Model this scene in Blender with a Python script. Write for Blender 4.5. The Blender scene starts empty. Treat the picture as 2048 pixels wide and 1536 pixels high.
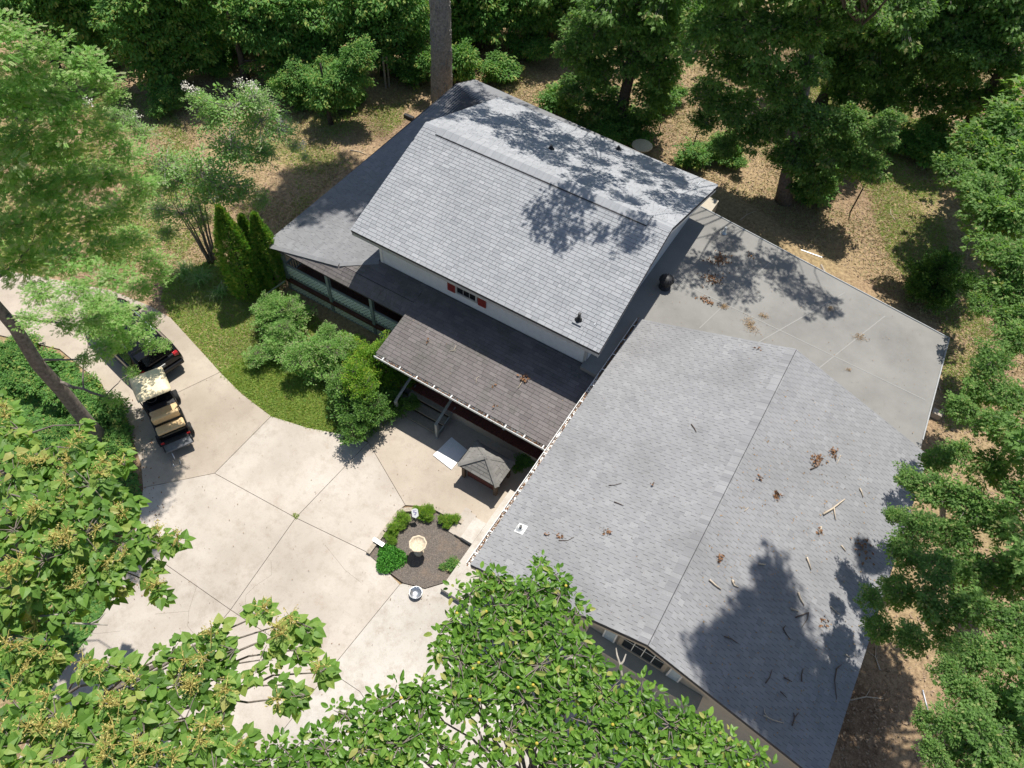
import bpy, math, random
import numpy as np
from mathutils import Vector, Matrix
random.seed(7); RNG = np.random.default_rng(7)
SC = bpy.context.scene; COL = SC.collection
# ------------------------------------------------------------ camera, sky, sun, exposure
H = 24.0; F = 1473.5; YAW, PITCH, ROLL = -.494, .944, .075
def cam_basis():
    cy, sy = math.cos(YAW), math.sin(YAW); cp, sp = math.cos(PITCH), math.sin(PITCH)
    f = np.array([sy*cp, cy*cp, -sp]); r = np.array([cy, -sy, 0.]); u = np.cross(r, f)
    cr, sr = math.cos(ROLL), math.sin(ROLL)
    return cr*r+sr*u, -sr*r+cr*u, f
CR, CU, CF = cam_basis(); CAMP = np.array([0, 0, H])
cd = bpy.data.cameras.new('camera'); cam = bpy.data.objects.new('camera', cd); COL.objects.link(cam)
cd.sensor_width = 36; cd.lens = F/2048*36; cd.clip_start = .1; cd.clip_end = 1000
M = Matrix.Identity(4)
for i in range(3):
    M[i][0], M[i][1], M[i][2], M[i][3] = CR[i], CU[i], -CF[i], CAMP[i]
cam.matrix_world = M; SC.camera = cam
SUN = Vector((-.07, .39, 1)).normalized()
w = bpy.data.worlds.new('World'); SC.world = w; w.use_nodes = True
nt = w.node_tree; bg = nt.nodes['Background']; sky = nt.nodes.new('ShaderNodeTexSky')
sky.sky_type = 'NISHITA'; sky.sun_disc = False
sky.sun_elevation = math.asin(SUN.z); sky.sun_rotation = math.atan2(SUN.x, SUN.y)
nt.links.new(sky.outputs[0], bg.inputs[0]); bg.inputs[1].default_value = .084
sd = bpy.data.lights.new('sun', 'SUN'); sd.energy = 4.5; sd.angle = math.radians(.53); sd.color = (1, .955, .88)
so = bpy.data.objects.new('sun', sd); COL.objects.link(so); so.rotation_euler = SUN.to_track_quat('Z', 'Y').to_euler()
SC.view_settings.view_transform = 'Standard'; SC.view_settings.look = 'None'
SC.view_settings.exposure = .43; SC.view_settings.gamma = 1; SC.view_settings.use_curve_mapping = False
# ------------------------------------------------------------ survey helpers (photo pixel -> place)
def ray(x, y): return CF+(x-1024)/F*CR-(y-768)/F*CU
def A(x, y, z=0.):
    d = ray(x, y); return CAMP+(z-H)/d[2]*d
def AY(x, y, Y):
    d = ray(x, y); return CAMP+Y/d[1]*d
def near_axis(x, y, bx, by):
    d = ray(x, y); t = (d[0]*bx+d[1]*by)/(d[0]**2+d[1]**2); return CAMP+t*d
def rng(p): return float(np.dot(np.asarray(p)-CAMP, CF))
# ------------------------------------------------------------ materials
def new_mat(name):
    m = bpy.data.materials.new(name); m.use_nodes = True
    n = m.node_tree.nodes; return m, m.node_tree, n['Principled BSDF']
def ramp(nt, src, stops):
    r = nt.nodes.new('ShaderNodeValToRGB'); e = r.color_ramp.elements
    while len(e) < len(stops): e.new(.5)
    for el, (p, c) in zip(e, stops): el.position = p; el.color = (*c, 1)
    nt.links.new(src, r.inputs[0]); return r.outputs[0]
def noise(nt, scale, detail=4, rough=.6, coord='Object', dist=0):
    tc = nt.nodes.new('ShaderNodeTexCoord'); n = nt.nodes.new('ShaderNodeTexNoise')
    n.inputs['Scale'].default_value = scale; n.inputs['Detail'].default_value = detail
    n.inputs['Roughness'].default_value = rough; n.inputs['Distortion'].default_value = dist
    nt.links.new(tc.outputs[coord], n.inputs['Vector']); return n.outputs['Fac']
def world_noise(nt, scale, detail=4, rough=.6):
    g = nt.nodes.new('ShaderNodeNewGeometry'); n = nt.nodes.new('ShaderNodeTexNoise')
    n.inputs['Scale'].default_value = scale; n.inputs['Detail'].default_value = detail; n.inputs['Roughness'].default_value = rough
    nt.links.new(g.outputs['Position'], n.inputs['Vector']); return n.outputs['Fac']
def mix(nt, fac, a, b, mode='MIX'):
    m = nt.nodes.new('ShaderNodeMix'); m.data_type = 'RGBA'; m.blend_type = mode
    for s, v in ((m.inputs[0], fac), (m.inputs[6], a), (m.inputs[7], b)):
        if isinstance(v, (int, float)): s.default_value = v
        elif isinstance(v, tuple): s.default_value = (*v, 1)
        else: nt.links.new(v, s)
    return m.outputs[2]
def bump(nt, bsdf, h, strength=.3, dist=.02):
    b = nt.nodes.new('ShaderNodeBump'); b.inputs['Strength'].default_value = strength; b.inputs['Distance'].default_value = dist
    nt.links.new(h, b.inputs['Height']); nt.links.new(b.outputs[0], bsdf.inputs['Normal'])
def attr(nt, name='tone'):
    a = nt.nodes.new('ShaderNodeAttribute'); a.attribute_name = name; return a.outputs['Fac']
def plain(name, col, rough=.6, metal=0., var=.25, scale=6, spec=.4):
    m, nt, b = new_mat(name)
    f = world_noise(nt, scale, 5)
    lo = tuple(c*(1-var) for c in col); hi = tuple(min(1, c*(1+var)) for c in col)
    nt.links.new(ramp(nt, f, [(.3, lo), (.7, hi)]), b.inputs['Base Color'])
    b.inputs['Roughness'].default_value = rough; b.inputs['Metallic'].default_value = metal
    b.inputs['Specular IOR Level'].default_value = spec
    return m
def shingle_mat(name, lo, hi, stain, stain_amt=.35, moss=None):
    m, nt, b = new_mat(name)
    base = ramp(nt, attr(nt), [(0, lo), (1, hi)])
    st = ramp(nt, world_noise(nt, .45, 6, .65), [(.45, (0, 0, 0)), (.72, (stain_amt,)*3)])
    c = mix(nt, st, base, stain)
    if moss:
        ms = ramp(nt, world_noise(nt, 1.3, 8, .7), [(.5, (0, 0, 0)), (.68, (.6,)*3)])
        c = mix(nt, ms, c, moss)
    gr = world_noise(nt, 90, 3, .7)
    c = mix(nt, ramp(nt, gr, [(.3, (.35,)*3), (.7, (.0,)*3)]), c, tuple(x*.55 for x in lo))
    nt.links.new(c, b.inputs['Base Color']); b.inputs['Roughness'].default_value = .95; b.inputs['Specular IOR Level'].default_value = .15
    bump(nt, b, gr, .5, .01)
    return m
def leaf_mat(name, stops, trans=.35, rough=.45, tint=(1.15, 1.25, .5), gain=1.55, cap=.42):
    m, nt, b = new_mat(name)
    col = ramp(nt, attr(nt), [(p, tuple(min(cap, x*gain) for x in c)) for p, c in stops])
    nt.links.new(col, b.inputs['Base Color']); b.inputs['Roughness'].default_value = rough+.1
    b.inputs['Specular IOR Level'].default_value = .28
    t = nt.nodes.new('ShaderNodeBsdfTranslucent'); ms = nt.nodes.new('ShaderNodeMixShader'); ms.inputs[0].default_value = trans
    tc = mix(nt, 1., col, tint, 'MULTIPLY'); nt.links.new(tc, t.inputs[0])
    nt.links.new(b.outputs[0], ms.inputs[1]); nt.links.new(t.outputs[0], ms.inputs[2])
    nt.links.new(ms.outputs[0], nt.nodes['Material Output'].inputs[0])
    return m
MT = {}
MT['roof_main'] = shingle_mat('roof_main', (.30, .31, .325), (.42, .43, .445), (.26, .27, .285), .4)
MT['roof_garage'] = shingle_mat('roof_garage', (.245, .246, .255), (.36, .361, .368), (.21, .21, .213), .75)
MT['roof_brown'] = shingle_mat('roof_brown', (.15, .135, .135), (.225, .205, .20), (.12, .11, .10), .6, (.10, .105, .08))
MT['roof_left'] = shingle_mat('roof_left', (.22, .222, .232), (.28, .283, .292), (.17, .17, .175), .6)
MT['roof_kiosk'] = shingle_mat('roof_kiosk', (.19, .182, .168), (.27, .26, .245), (.15, .145, .135), .5)
MT['joint'] = plain('joint', (.06, .06, .065), .95)
MT['joint_brown'] = plain('joint_brown', (.05, .042, .04), .95)
MT['white_paint'] = plain('white_paint', (.72, .72, .70), .5, 0, .08)
MT['siding_grey'] = plain('siding_grey', (.60, .62, .64), .6, 0, .06)
MT['siding_tan'] = plain('siding_tan', (.44, .39, .31), .65, 0, .08)
MT['trim_blue'] = plain('trim_blue', (.38, .46, .50), .6, 0, .1)
MT['trim_grey'] = plain('trim_grey', (.35, .36, .36), .6, 0, .12)
MT['red'] = plain('red', (.24, .03, .028), .55, 0, .15)
MT['dark_metal'] = plain('dark_metal', (.025, .026, .028), .4, .3, .2)
MT['black_plastic'] = plain('black_plastic', (.03, .03, .032), .5, 0, .2)
MT['silver'] = plain('silver', (.65, .66, .67), .3, .9, .1)
MT['rail_paint'] = plain('rail_paint', (.26, .28, .27), .6, 0, .2, 9)
MT['lattice'] = plain('lattice', (.78, .78, .72), .7, 0, .08)
MT['brick_red'] = plain('brick_red', (.16, .055, .042), .85, 0, .35, 14)
MT['tread'] = plain('tread', (.27, .235, .185), .85, 0, .2, 12)
MT['stain_wood'] = plain('stain_wood', (.14, .10, .07), .8, 0, .3, 15)
MT['deck'] = plain('deck', (.13, .05, .04), .8, 0, .3, 8)
MT['tan_vinyl'] = plain('tan_vinyl', (.66, .47, .25), .45, 0, .1, 12)
MT['cart_roof'] = plain('cart_roof', (.78, .66, .44), .5, 0, .12, 7)
MT['stone_cream'] = plain('stone_cream', (.60, .50, .37), .8, 0, .25, 20)
MT['bark_grey'] = plain('bark_grey', (.19, .16, .135), .95, 0, .45, 9)
MT['bark_pine'] = plain('bark_pine', (.28, .25, .22), .95, 0, .4, 9)
MT['bark_dark'] = plain('bark_dark', (.085, .066, .052), .95, 0, .45, 9)
MT['bark_pale'] = plain('bark_pale', (.34, .31, .27), .9, 0, .3, 9)
MT['litter'] = plain('litter', (.32, .23, .15), .85, 0, .5, 30)
MT['dry_leaf'] = plain('dry_leaf', (.24, .125, .06), .8, 0, .5, 30)
MT['straw'] = plain('straw', (.36, .24, .12), .85, 0, .4, 30)
MT['twig_pale'] = plain('twig_pale', (.50, .42, .32), .85, 0, .35, 25)
MT['twig_dark'] = plain('twig_dark', (.12, .09, .07), .85, 0, .35, 25)
MT['skin'] = plain('skin', (.30, .15, .10), .5, 0, .1)
MT['cloth_blue'] = plain('cloth_blue', (.22, .30, .50), .85, 0, .35, 25)
MT['shoe_green'] = plain('shoe_green', (.12, .30, .25), .6, 0, .2, 25)
MT['timber'] = plain('timber', (.36, .31, .25), .9, 0, .3, 10)
MT['car_paint'] = plain('car_paint', (.008, .009, .011), .12, .2, .1); 
MT['trim_footplate'] = plain('trim_footplate', (.13, .135, .145), .5)
MT['tyre'] = plain('tyre', (.02, .02, .02), .85)
MT['tail_red'] = plain('tail_red', (.35, .012, .015), .15)
MT['white_plastic'] = plain('white_plastic', (.75, .75, .74), .4, 0, .05)
MT['print_violet'] = plain('print_violet', (.22, .18, .36), .5, 0, .1)
MT['shirt'] = plain('shirt', (.30, .38, .50), .9, 0, .3, 20)
MT['hair'] = plain('hair', (.03, .02, .015), .7)
MT['fruit'] = plain('fruit', (.50, .40, .06), .45, 0, .15, 20)
MT['blossom'] = plain('blossom', (.72, .68, .58), .7, 0, .1)
m, nt_, b = new_mat('glass'); b.inputs['Base Color'].default_value = (.012, .014, .016, 1); b.inputs['Roughness'].default_value = .06; MT['glass'] = m
# flat membrane roof
m, nt_, b = new_mat('membrane')
c = ramp(nt_, world_noise(nt_, .5, 7, .65), [(.3, (.17, .165, .154)), (.55, (.228, .222, .208)), (.8, (.275, .268, .252))])
c = mix(nt_, ramp(nt_, world_noise(nt_, 7, 6, .75), [(.35, (.35,)*3), (.55, (0, 0, 0))]), c, (.22, .215, .205))
nt_.links.new(c, b.inputs['Base Color']); b.inputs['Roughness'].default_value = .85; MT['membrane'] = m
m, nt_, b = new_mat('membrane_seam'); b.inputs['Base Color'].default_value = (.28, .275, .26, 1); b.inputs['Roughness'].default_value = .9; MT['seam'] = m
# concrete
def concrete(name, lo, mid, hi):
    m, nt, b = new_mat(name)
    oi = nt.nodes.new('ShaderNodeObjectInfo')
    c = ramp(nt, world_noise(nt, .55, 8, .68), [(.28, lo), (.5, mid), (.72, hi)])
    dk = ramp(nt, world_noise(nt, 2.2, 10, .78), [(.46, (0, 0, 0)), (.70, (.8,)*3)])
    c = mix(nt, dk, c, (.34, .285, .23))
    sp = ramp(nt, world_noise(nt, 16, 6, .8), [(.56, (0, 0, 0)), (.72, (.6,)*3)])
    c = mix(nt, sp, c, (.27, .235, .20))
    c = mix(nt, 1., c, ramp(nt, world_noise(nt, .23, 4, .6), [(.35, (.82, .81, .80)), (.6, (1.04, 1.04, 1.04))]), 'MULTIPLY')
    tint = ramp(nt, oi.outputs['Random'], [(0, (.90, .89, .88)), (1, (1.0, .99, .98))])
    c = mix(nt, 1., c, tint, 'MULTIPLY')
    nt.links.new(c, b.inputs['Base Color']); b.inputs['Roughness'].default_value = .9; b.inputs['Specular IOR Level'].default_value = .2
    bump(nt, b, world_noise(nt, 40, 5, .7), .25, .01)
    return m
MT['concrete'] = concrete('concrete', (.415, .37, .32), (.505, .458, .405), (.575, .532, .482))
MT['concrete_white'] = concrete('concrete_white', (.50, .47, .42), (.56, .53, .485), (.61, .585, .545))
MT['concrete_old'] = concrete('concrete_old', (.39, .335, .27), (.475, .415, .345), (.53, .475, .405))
# ground
m, nt_, b = new_mat('ground_soil')
c1 = ramp(nt_, world_noise(nt_, .16, 6, .6), [(.32, (.17, .118, .082)), (.45, (.37, .275, .185)), (.60, (.38, .30, .18)), (.70, (.20, .20, .08))])
c2 = ramp(nt_, world_noise(nt_, 5.5, 8, .75), [(.35, (.5, .45, .42)), (.62, (1.25, 1.2, 1.1))])
c = mix(nt_, 1., c1, c2, 'MULTIPLY')
c = mix(nt_, ramp(nt_, world_noise(nt_, 22, 6, .8), [(.52, (0, 0, 0)), (.68, (.55,)*3)]), c, (.44, .35, .24))
nt_.links.new(c, b.inputs['Base Color']); b.inputs['Roughness'].default_value = 1; b.inputs['Specular IOR Level'].default_value = .05
bump(nt_, b, world_noise(nt_, 11, 8, .75), .8, .08); MT['ground'] = m
m, nt_, b = new_mat('mulch')
c = ramp(nt_, world_noise(nt_, 26, 8, .8), [(.32, (.06, .05, .044)), (.5, (.165, .14, .122)), (.66, (.30, .25, .205))])
c = mix(nt_, ramp(nt_, world_noise(nt_, 1.6, 5), [(.5, (0, 0, 0)), (.7, (.6,)*3)]), c, (.27, .20, .145))
nt_.links.new(c, b.inputs['Base Color']); b.inputs['Roughness'].default_value = 1; bump(nt_, b, world_noise(nt_, 30, 6, .8), 1, .05); MT['mulch'] = m
MT['leaf_oak'] = leaf_mat('leaf_oak', [(0, (.034, .068, .018)), (.5, (.058, .108, .026)), (.85, (.095, .16, .046)), (1, (.19, .235, .07))], .5, gain=2.6)
MT['leaf_wood'] = leaf_mat('leaf_wood', [(0, (.03, .07, .018)), (.6, (.058, .125, .027)), (1, (.14, .19, .042))], .45, gain=2.8)
MT['leaf_fern'] = leaf_mat('leaf_fern', [(0, (.045, .10, .02)), (.5, (.10, .175, .048)), (1, (.22, .29, .11))], .5, .5, gain=2.9, cap=.52)
MT['leaf_crepe'] = leaf_mat('leaf_crepe', [(0, (.05, .10, .028)), (.6, (.095, .165, .05)), (1, (.18, .25, .11))], .45, gain=3.2, cap=.5)
MT['leaf_privet'] = leaf_mat('leaf_privet', [(0, (.06, .125, .03)), (.6, (.12, .215, .06)), (1, (.23, .31, .12))], .45, gain=2.4, cap=.5)
MT['leaf_lime'] = leaf_mat('leaf_lime', [(0, (.06, .14, .015)), (.6, (.13, .25, .024)), (1, (.27, .36, .045))], .4)
MT['leaf_dark'] = leaf_mat('leaf_dark', [(0, (.024, .06, .012)), (.7, (.055, .115, .022)), (1, (.12, .20, .045))], .35, .35, gain=2.0)
MT['leaf_cedar'] = leaf_mat('leaf_cedar', [(0, (.03, .07, .012)), (.6, (.06, .125, .02)), (1, (.14, .22, .035))], .4, gain=3.0)
MT['leaf_heart'] = leaf_mat('leaf_heart', [(0, (.04, .085, .016)), (.5, (.088, .165, .03)), (.85, (.16, .24, .05)), (1, (.31, .33, .07))], .42, .38, gain=1.95)
MT['leaf_oval'] = leaf_mat('leaf_oval', [(0, (.04, .095, .014)), (.5, (.088, .18, .025)), (.85, (.15, .25, .045)), (1, (.27, .33, .08))], .42, .3, gain=1.6)
MT['panicle'] = leaf_mat('panicle', [(0, (.30, .22, .05)), (1, (.62, .58, .22))], .4, .6, (1, 1, .8), 1.3, .85)
MT['grass'] = leaf_mat('grass', [(0, (.34, .25, .11)), (.28, (.20, .21, .06)), (.5, (.09, .20, .034)), (1, (.16, .29, .045))], .35, .6, gain=2.5)
MT['grass_dry'] = leaf_mat('grass_dry', [(0, (.17, .11, .06)), (.4, (.36, .25, .13)), (.8, (.28, .23, .09)), (1, (.17, .19, .05))], .25, .8, (1, 1, .8), 1.7)
MT['clover'] = leaf_mat('clover', [(0, (.035, .13, .02)), (1, (.085, .25, .035))], .3)
# ------------------------------------------------------------ objects
def tag(o, label=None, cat=None, group=None, kind=None):
    if label: o['label'] = label
    if cat: o['category'] = cat
    if group: o['group'] = group
    if kind: o['kind'] = kind
    return o
def empty(name, loc, label=None, cat=None, group=None, rz=0., parent=None):
    o = bpy.data.objects.new(name, None); o.empty_display_size = .2; COL.objects.link(o)
    o.location = tuple(map(float, loc)); o.rotation_euler = (0, 0, rz)
    if parent: o.parent = parent
    return tag(o, label, cat, group)
def link(name, me, parent=None, loc=None, rot=None, scale=None):
    o = bpy.data.objects.new(name, me); COL.objects.link(o)
    if parent is not None: o.parent = parent
    if loc is not None: o.location = tuple(map(float, loc))
    if rot is not None: o.rotation_euler = rot
    if scale is not None: o.scale = scale
    return o
class MB:
    """collects shapes; build() links them as one mesh object"""
    def __init__(s, off=(0, 0, 0)): s.v = []; s.f = []; s.off = Vector(map(float, off))
    def add(s, vs, fs):
        n = len(s.v); s.v += [Vector(map(float, v))-s.off for v in vs]; s.f += [tuple(i+n for i in f) for f in fs]; return s
    def box(s, x0, x1, y0, y1, z0, z1, mtx=None):
        vs = [Vector(p) for p in ((x0,y0,z0),(x1,y0,z0),(x1,y1,z0),(x0,y1,z0),(x0,y0,z1),(x1,y0,z1),(x1,y1,z1),(x0,y1,z1))]
        if mtx is not None: vs = [mtx @ v for v in vs]
        return s.add(vs, [(3,2,1,0),(4,5,6,7),(0,1,5,4),(1,2,6,5),(2,3,7,6),(3,0,4,7)])
    def prism(s, top, t, vec=None):
        top = [Vector(map(float, p)) for p in top]; n = len(top)
        nrm = sum(((top[i]-top[0]).cross(top[(i+1) % n]-top[0]) for i in range(1, n-1)), Vector())
        if nrm.z < 0: top = top[::-1]
        d = Vector(vec) if vec else Vector((0, 0, -t)); bot = [p+d for p in top]
        fs = [tuple(range(n)), tuple(range(2*n-1, n-1, -1))]+[((i+1) % n, i, n+i, n+(i+1) % n) for i in range(n)]
        return s.add(top+bot, fs)
    def tube(s, pts, rs, n=8, cap=True):
        pts = [Vector(map(float, p)) for p in pts]
        if not hasattr(rs, '__len__'): rs = [rs]*len(pts)
        rings = []; vs = []; fs = []; ref = None
        for i, p in enumerate(pts):
            t = (pts[min(i+1, len(pts)-1)]-pts[max(i-1, 0)])
            t = t.normalized() if t.length > 1e-9 else Vector((0, 0, 1))
            if ref is None or abs(ref.dot(t)) > .95: ref = Vector((1, 0, 0)) if abs(t.x) < .8 else Vector((0, 1, 0))
            a = (ref-t*ref.dot(t)).normalized(); bb = t.cross(a); ref = a
            for k in range(n):
                an = 2*math.pi*k/n; vs.append(p+(a*math.cos(an)+bb*math.sin(an))*rs[i])
        for i in range(len(pts)-1):
            for k in range(n):
                k2 = (k+1) % n; fs.append((i*n+k, i*n+k2, (i+1)*n+k2, (i+1)*n+k))
        if cap: fs += [tuple(range(n-1, -1, -1)), tuple((len(pts)-1)*n+k for k in range(n))]
        return s.add(vs, fs)
    def lathe(s, prof, c, n=20, wob=None):
        vs = []; fs = []
        for i, (r, z) in enumerate(prof):
            for k in range(n):
                an = 2*math.pi*k/n; q = r*(wob(k, i) if wob else 1); vs.append((c[0]+q*math.cos(an), c[1]+q*math.sin(an), c[2]+z))
        for i in range(len(prof)-1):
            for k in range(n):
                k2 = (k+1) % n; fs.append((i*n+k, i*n+k2, (i+1)*n+k2, (i+1)*n+k))
        fs += [tuple(range(n-1, -1, -1)), tuple((len(prof)-1)*n+k for k in range(n))]
        return s.add(vs, fs)
    def mesh(s, name, mat, smooth=False):
        me = bpy.data.meshes.new(name); me.from_pydata(s.v, [], s.f); me.materials.append(mat)
        if smooth: me.polygons.foreach_set('use_smooth', [True]*len(me.polygons))
        return me
    def build(s, name, mat, parent=None, smooth=False, bevel=0.):
        o = link(name, s.mesh(name, mat, smooth), parent, s.off if parent is None else None)
        if bevel:
            md = o.modifiers.new('bevel', 'BEVEL'); md.width = bevel; md.segments = 2; md.limit_method = 'ANGLE'
        return o
def np_mesh(name, V, T, tone, mats, midx=None):
    me = bpy.data.meshes.new(name); V = np.asarray(V, np.float32); T = np.asarray(T, np.int32)
    me.vertices.add(len(V)); me.vertices.foreach_set('co', V.ravel())
    me.loops.add(T.size); me.loops.foreach_set('vertex_index', T.ravel())
    me.polygons.add(len(T)); me.polygons.foreach_set('loop_start', np.arange(0, T.size, T.shape[1], dtype=np.int32))
    if midx is not None: me.polygons.foreach_set('material_index', np.asarray(midx, np.int32))
    for m in mats: me.materials.append(m)
    a = me.attributes.new('tone', 'FLOAT', 'POINT'); a.data.foreach_set('value', np.asarray(tone, np.float32))
    me.update(calc_edges=True); me.shade_flat(); return me
# ------------------------------------------------------------ leaves
def fan(outline, fold=.12):
    v = [(0, .0, 0)]; n = len(outline)
    for x, y in outline: v.append((x, y, abs(x)*fold-.2*y*y))
    v = np.array(v); v[0] = (0, .35, -.02)
    t = np.array([(0, i+1, (i+1) % n+1) for i in range(n)]); return v, t
TPL = {}
TPL['oak'] = fan([(0, 0), (.10, .16), (.30, .30), (.14, .40), (.36, .62), (.14, .66), (0, 1.0), (-.14, .66), (-.36, .62), (-.14, .40), (-.30, .30), (-.10, .16)], .3)
TPL['oval'] = fan([(0, 0), (.2, .2), (.25, .5), (.15, .82), (0, 1), (-.15, .82), (-.25, .5), (-.2, .2)], .35)
TPL['heart'] = fan([(0, .08), (.20, -.03), (.42, .12), (.42, .42), (.2, .78), (0, 1.05), (-.2, .78), (-.42, .42), (-.42, .12), (-.20, -.03)], .25)
TPL['small'] = (np.array([(0, 0, 0), (.28, .5, .06), (0, 1, -.05), (-.28, .5, .06)]), np.array([(0, 1, 2), (0, 2, 3)]))
TPL['blade'] = (np.array([(-.07, 0, 0), (.07, 0, 0), (0, 1, 0.)]), np.array([(0, 1, 2)]))
def spray(n, lw, ll):
    V = []; T = []
    for k in range(n):
        y = .1+.8*k/n; s = 1 if k % 2 else -1; a = .9
        d = np.array([s*math.sin(a), math.cos(a), -.12]); p = np.array([0, y, 0.]); q = np.array([-d[1], d[0], 0])
        i = len(V); L = ll*(1-.35*abs(y-.45)); V += [p, p+d*L*.5+q*lw, p+d*L, p+d*L*.5-q*lw]; T += [(i, i+1, i+2), (i, i+2, i+3)]
    return np.array(V), np.array(T)
TPL['fern'] = spray(9, .085, .34)
TPL['twiglet'] = spray(7, .10, .36)
def unit(a): return a/np.maximum(np.linalg.norm(a, axis=-1, keepdims=True), 1e-9)
def scatter(tpl, P, D, N, S, tone=None):
    v, t = TPL[tpl]; P, D, N = map(np.asarray, (P, D, N)); n = len(P)
    D = unit(D); X = unit(np.cross(D, N)); Z = np.cross(X, D); S = np.asarray(S)[:, None, None]
    W = P[:, None, :]+S*(v[None, :, 0:1]*X[:, None]+v[None, :, 1:2]*D[:, None]+v[None, :, 2:3]*Z[:, None])
    T = (t[None]+(np.arange(n)*len(v))[:, None, None]).reshape(-1, 3)
    tone = RNG.random(n) if tone is None else tone
    return W.reshape(-1, 3), T, np.repeat(tone, len(v))
def join(parts):
    V = []; T = []; t = []; mi = []; k = 0
    for v, tr, tn, m in parts:
        V.append(v); T.append(np.asarray(tr)+k); t.append(tn); mi.append(np.full(len(tr), m)); k += len(v)
    return np.concatenate(V), np.concatenate(T), np.concatenate(t), np.concatenate(mi)
def sticks(P0, P1, r):
    """many thin 3-sided sticks"""
    P0, P1 = np.asarray(P0), np.asarray(P1); n = len(P0); d = unit(P1-P0)
    a = unit(np.cross(d, np.where(np.abs(d[:, 2:3]) > .9, [[1., 0, 0]], [[0, 0, 1.]]))); b = np.cross(d, a)
    V = []
    for base, rr in ((P0, r), (P1, r*.5)):
        for k in range(3):
            an = 2*math.pi*k/3; V.append(base+rr*(a*math.cos(an)+b*math.sin(an)))
    V = np.stack(V, 1).reshape(-1, 3)
    t = np.array([(0,1,4),(0,4,3),(1,2,5),(1,5,4),(2,0,3),(2,3,5)])
    return V, (t[None]+(np.arange(n)*6)[:, None, None]).reshape(-1, 3), np.full(len(V), .5)
def rand_dirs(n, up=.15):
    d = unit(RNG.normal(size=(n, 3))); d[:, 2] = d[:, 2]*.85+up; return unit(d)
def bough_mesh(name, kind, R, nc, nl, size, mats, flat=.8, cr=.42, droop=.35, hollow=.45, nj=.42, twr=.014):
    """one bough of foliage: twigs run out from its middle and carry clusters of leaves"""
    d = rand_dirs(nc, .12); ph = RNG.random(3)*6; lump = .78+.42*np.sin(d[:, 0]*5+d[:, 1]*3+ph[0])*np.sin(d[:, 2]*4+d[:, 0]*2+ph[1])
    rad = R*(hollow+(1-hollow)*RNG.random(nc)**.45)*lump
    C = d*rad[:, None]; C[:, 2] *= flat
    P = np.repeat(C, nl, 0); ld = rand_dirs(nc*nl, .05); off = ld*(cr*RNG.random((nc*nl, 1))**.6); off[:, 2] *= .6
    P = P+off
    D = unit(off*1.2/cr+np.repeat(d, nl, 0)*.6+RNG.normal(size=P.shape)*.3); D[:, 2] -= droop
    N = np.array([0, 0, 1.])+RNG.normal(size=P.shape)*nj+np.repeat(d, nl, 0)*nj*.8
    tone = np.clip(np.repeat(RNG.normal(.5, .17, nc), nl)+RNG.normal(0, .2, nc*nl), 0, 1)
    leaf = scatter(kind, P, D, N, size*RNG.uniform(.7, 1.25, nc*nl), tone)
    tw = sticks(C*.12, C, twr)
    V, T, t, mi = join([(*leaf, 0), (*tw, 1)])
    return np_mesh(name, V, T, t, mats, mi)
BOUGH = {}
def boughs(key, n, *a, **k): BOUGH[key] = [bough_mesh('bough_'+key, *a, **k) for _ in range(n)]
Mq = MT
boughs('airy', 3, 'oak', 1.9, 75, 15, .24, [Mq['leaf_oak'], Mq['bark_pale']], cr=.34)
boughs('oak', 4, 'oak', 1.9, 165, 14, .28, [Mq['leaf_oak'], Mq['bark_pale']], cr=.36)
boughs('wood', 4, 'oval', 2.4, 210, 15, .27, [Mq['leaf_wood'], Mq['bark_dark']], cr=.5)
boughs('fern', 4, 'fern', 1.7, 84, 8, .31, [Mq['leaf_fern'], Mq['bark_dark']], cr=.42, flat=.8, droop=.15, hollow=.1, nj=.3, twr=.004)
boughs('crepe', 3, 'small', 1.2, 85, 15, .12, [Mq['leaf_crepe'], Mq['bark_pale']], cr=.24, flat=.7, hollow=.15, droop=.0, nj=.28)
boughs('privet', 3, 'small', .9, 170, 18, .095, [Mq['leaf_privet'], Mq['bark_grey']], cr=.17, droop=-.35, hollow=.55)
boughs('lime', 2, 'small', .9, 190, 18, .10, [Mq['leaf_lime'], Mq['bark_grey']], cr=.18, droop=-.1, hollow=.55)
boughs('dark', 2, 'small', .9, 200, 18, .105, [Mq['leaf_dark'], Mq['bark_dark']], cr=.18, droop=-.1, hollow=.55)
boughs('bush', 2, 'oval', .9, 130, 10, .16, [Mq['leaf_wood'], Mq['bark_dark']], cr=.25, hollow=.4)
BR = dict(airy=1.9, oak=1.9, wood=2.4, fern=1.7, crepe=1.2, privet=.9, lime=.9, dark=.9, bush=.9)
def curve_pts(a, b, n=6, sag=.0, jit=.06):
    a = Vector(map(float, a)); b = Vector(map(float, b)); L = (b-a).length; out = []
    for i in range(n+1):
        t = i/n; p = a.lerp(b, t); p.z += sag*L*math.sin(math.pi*t)
        if 0 < i < n: p += Vector((random.uniform(-1, 1), random.uniform(-1, 1), random.uniform(-.5, .5)))*jit*L*.5
        out.append(p)
    return out
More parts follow.
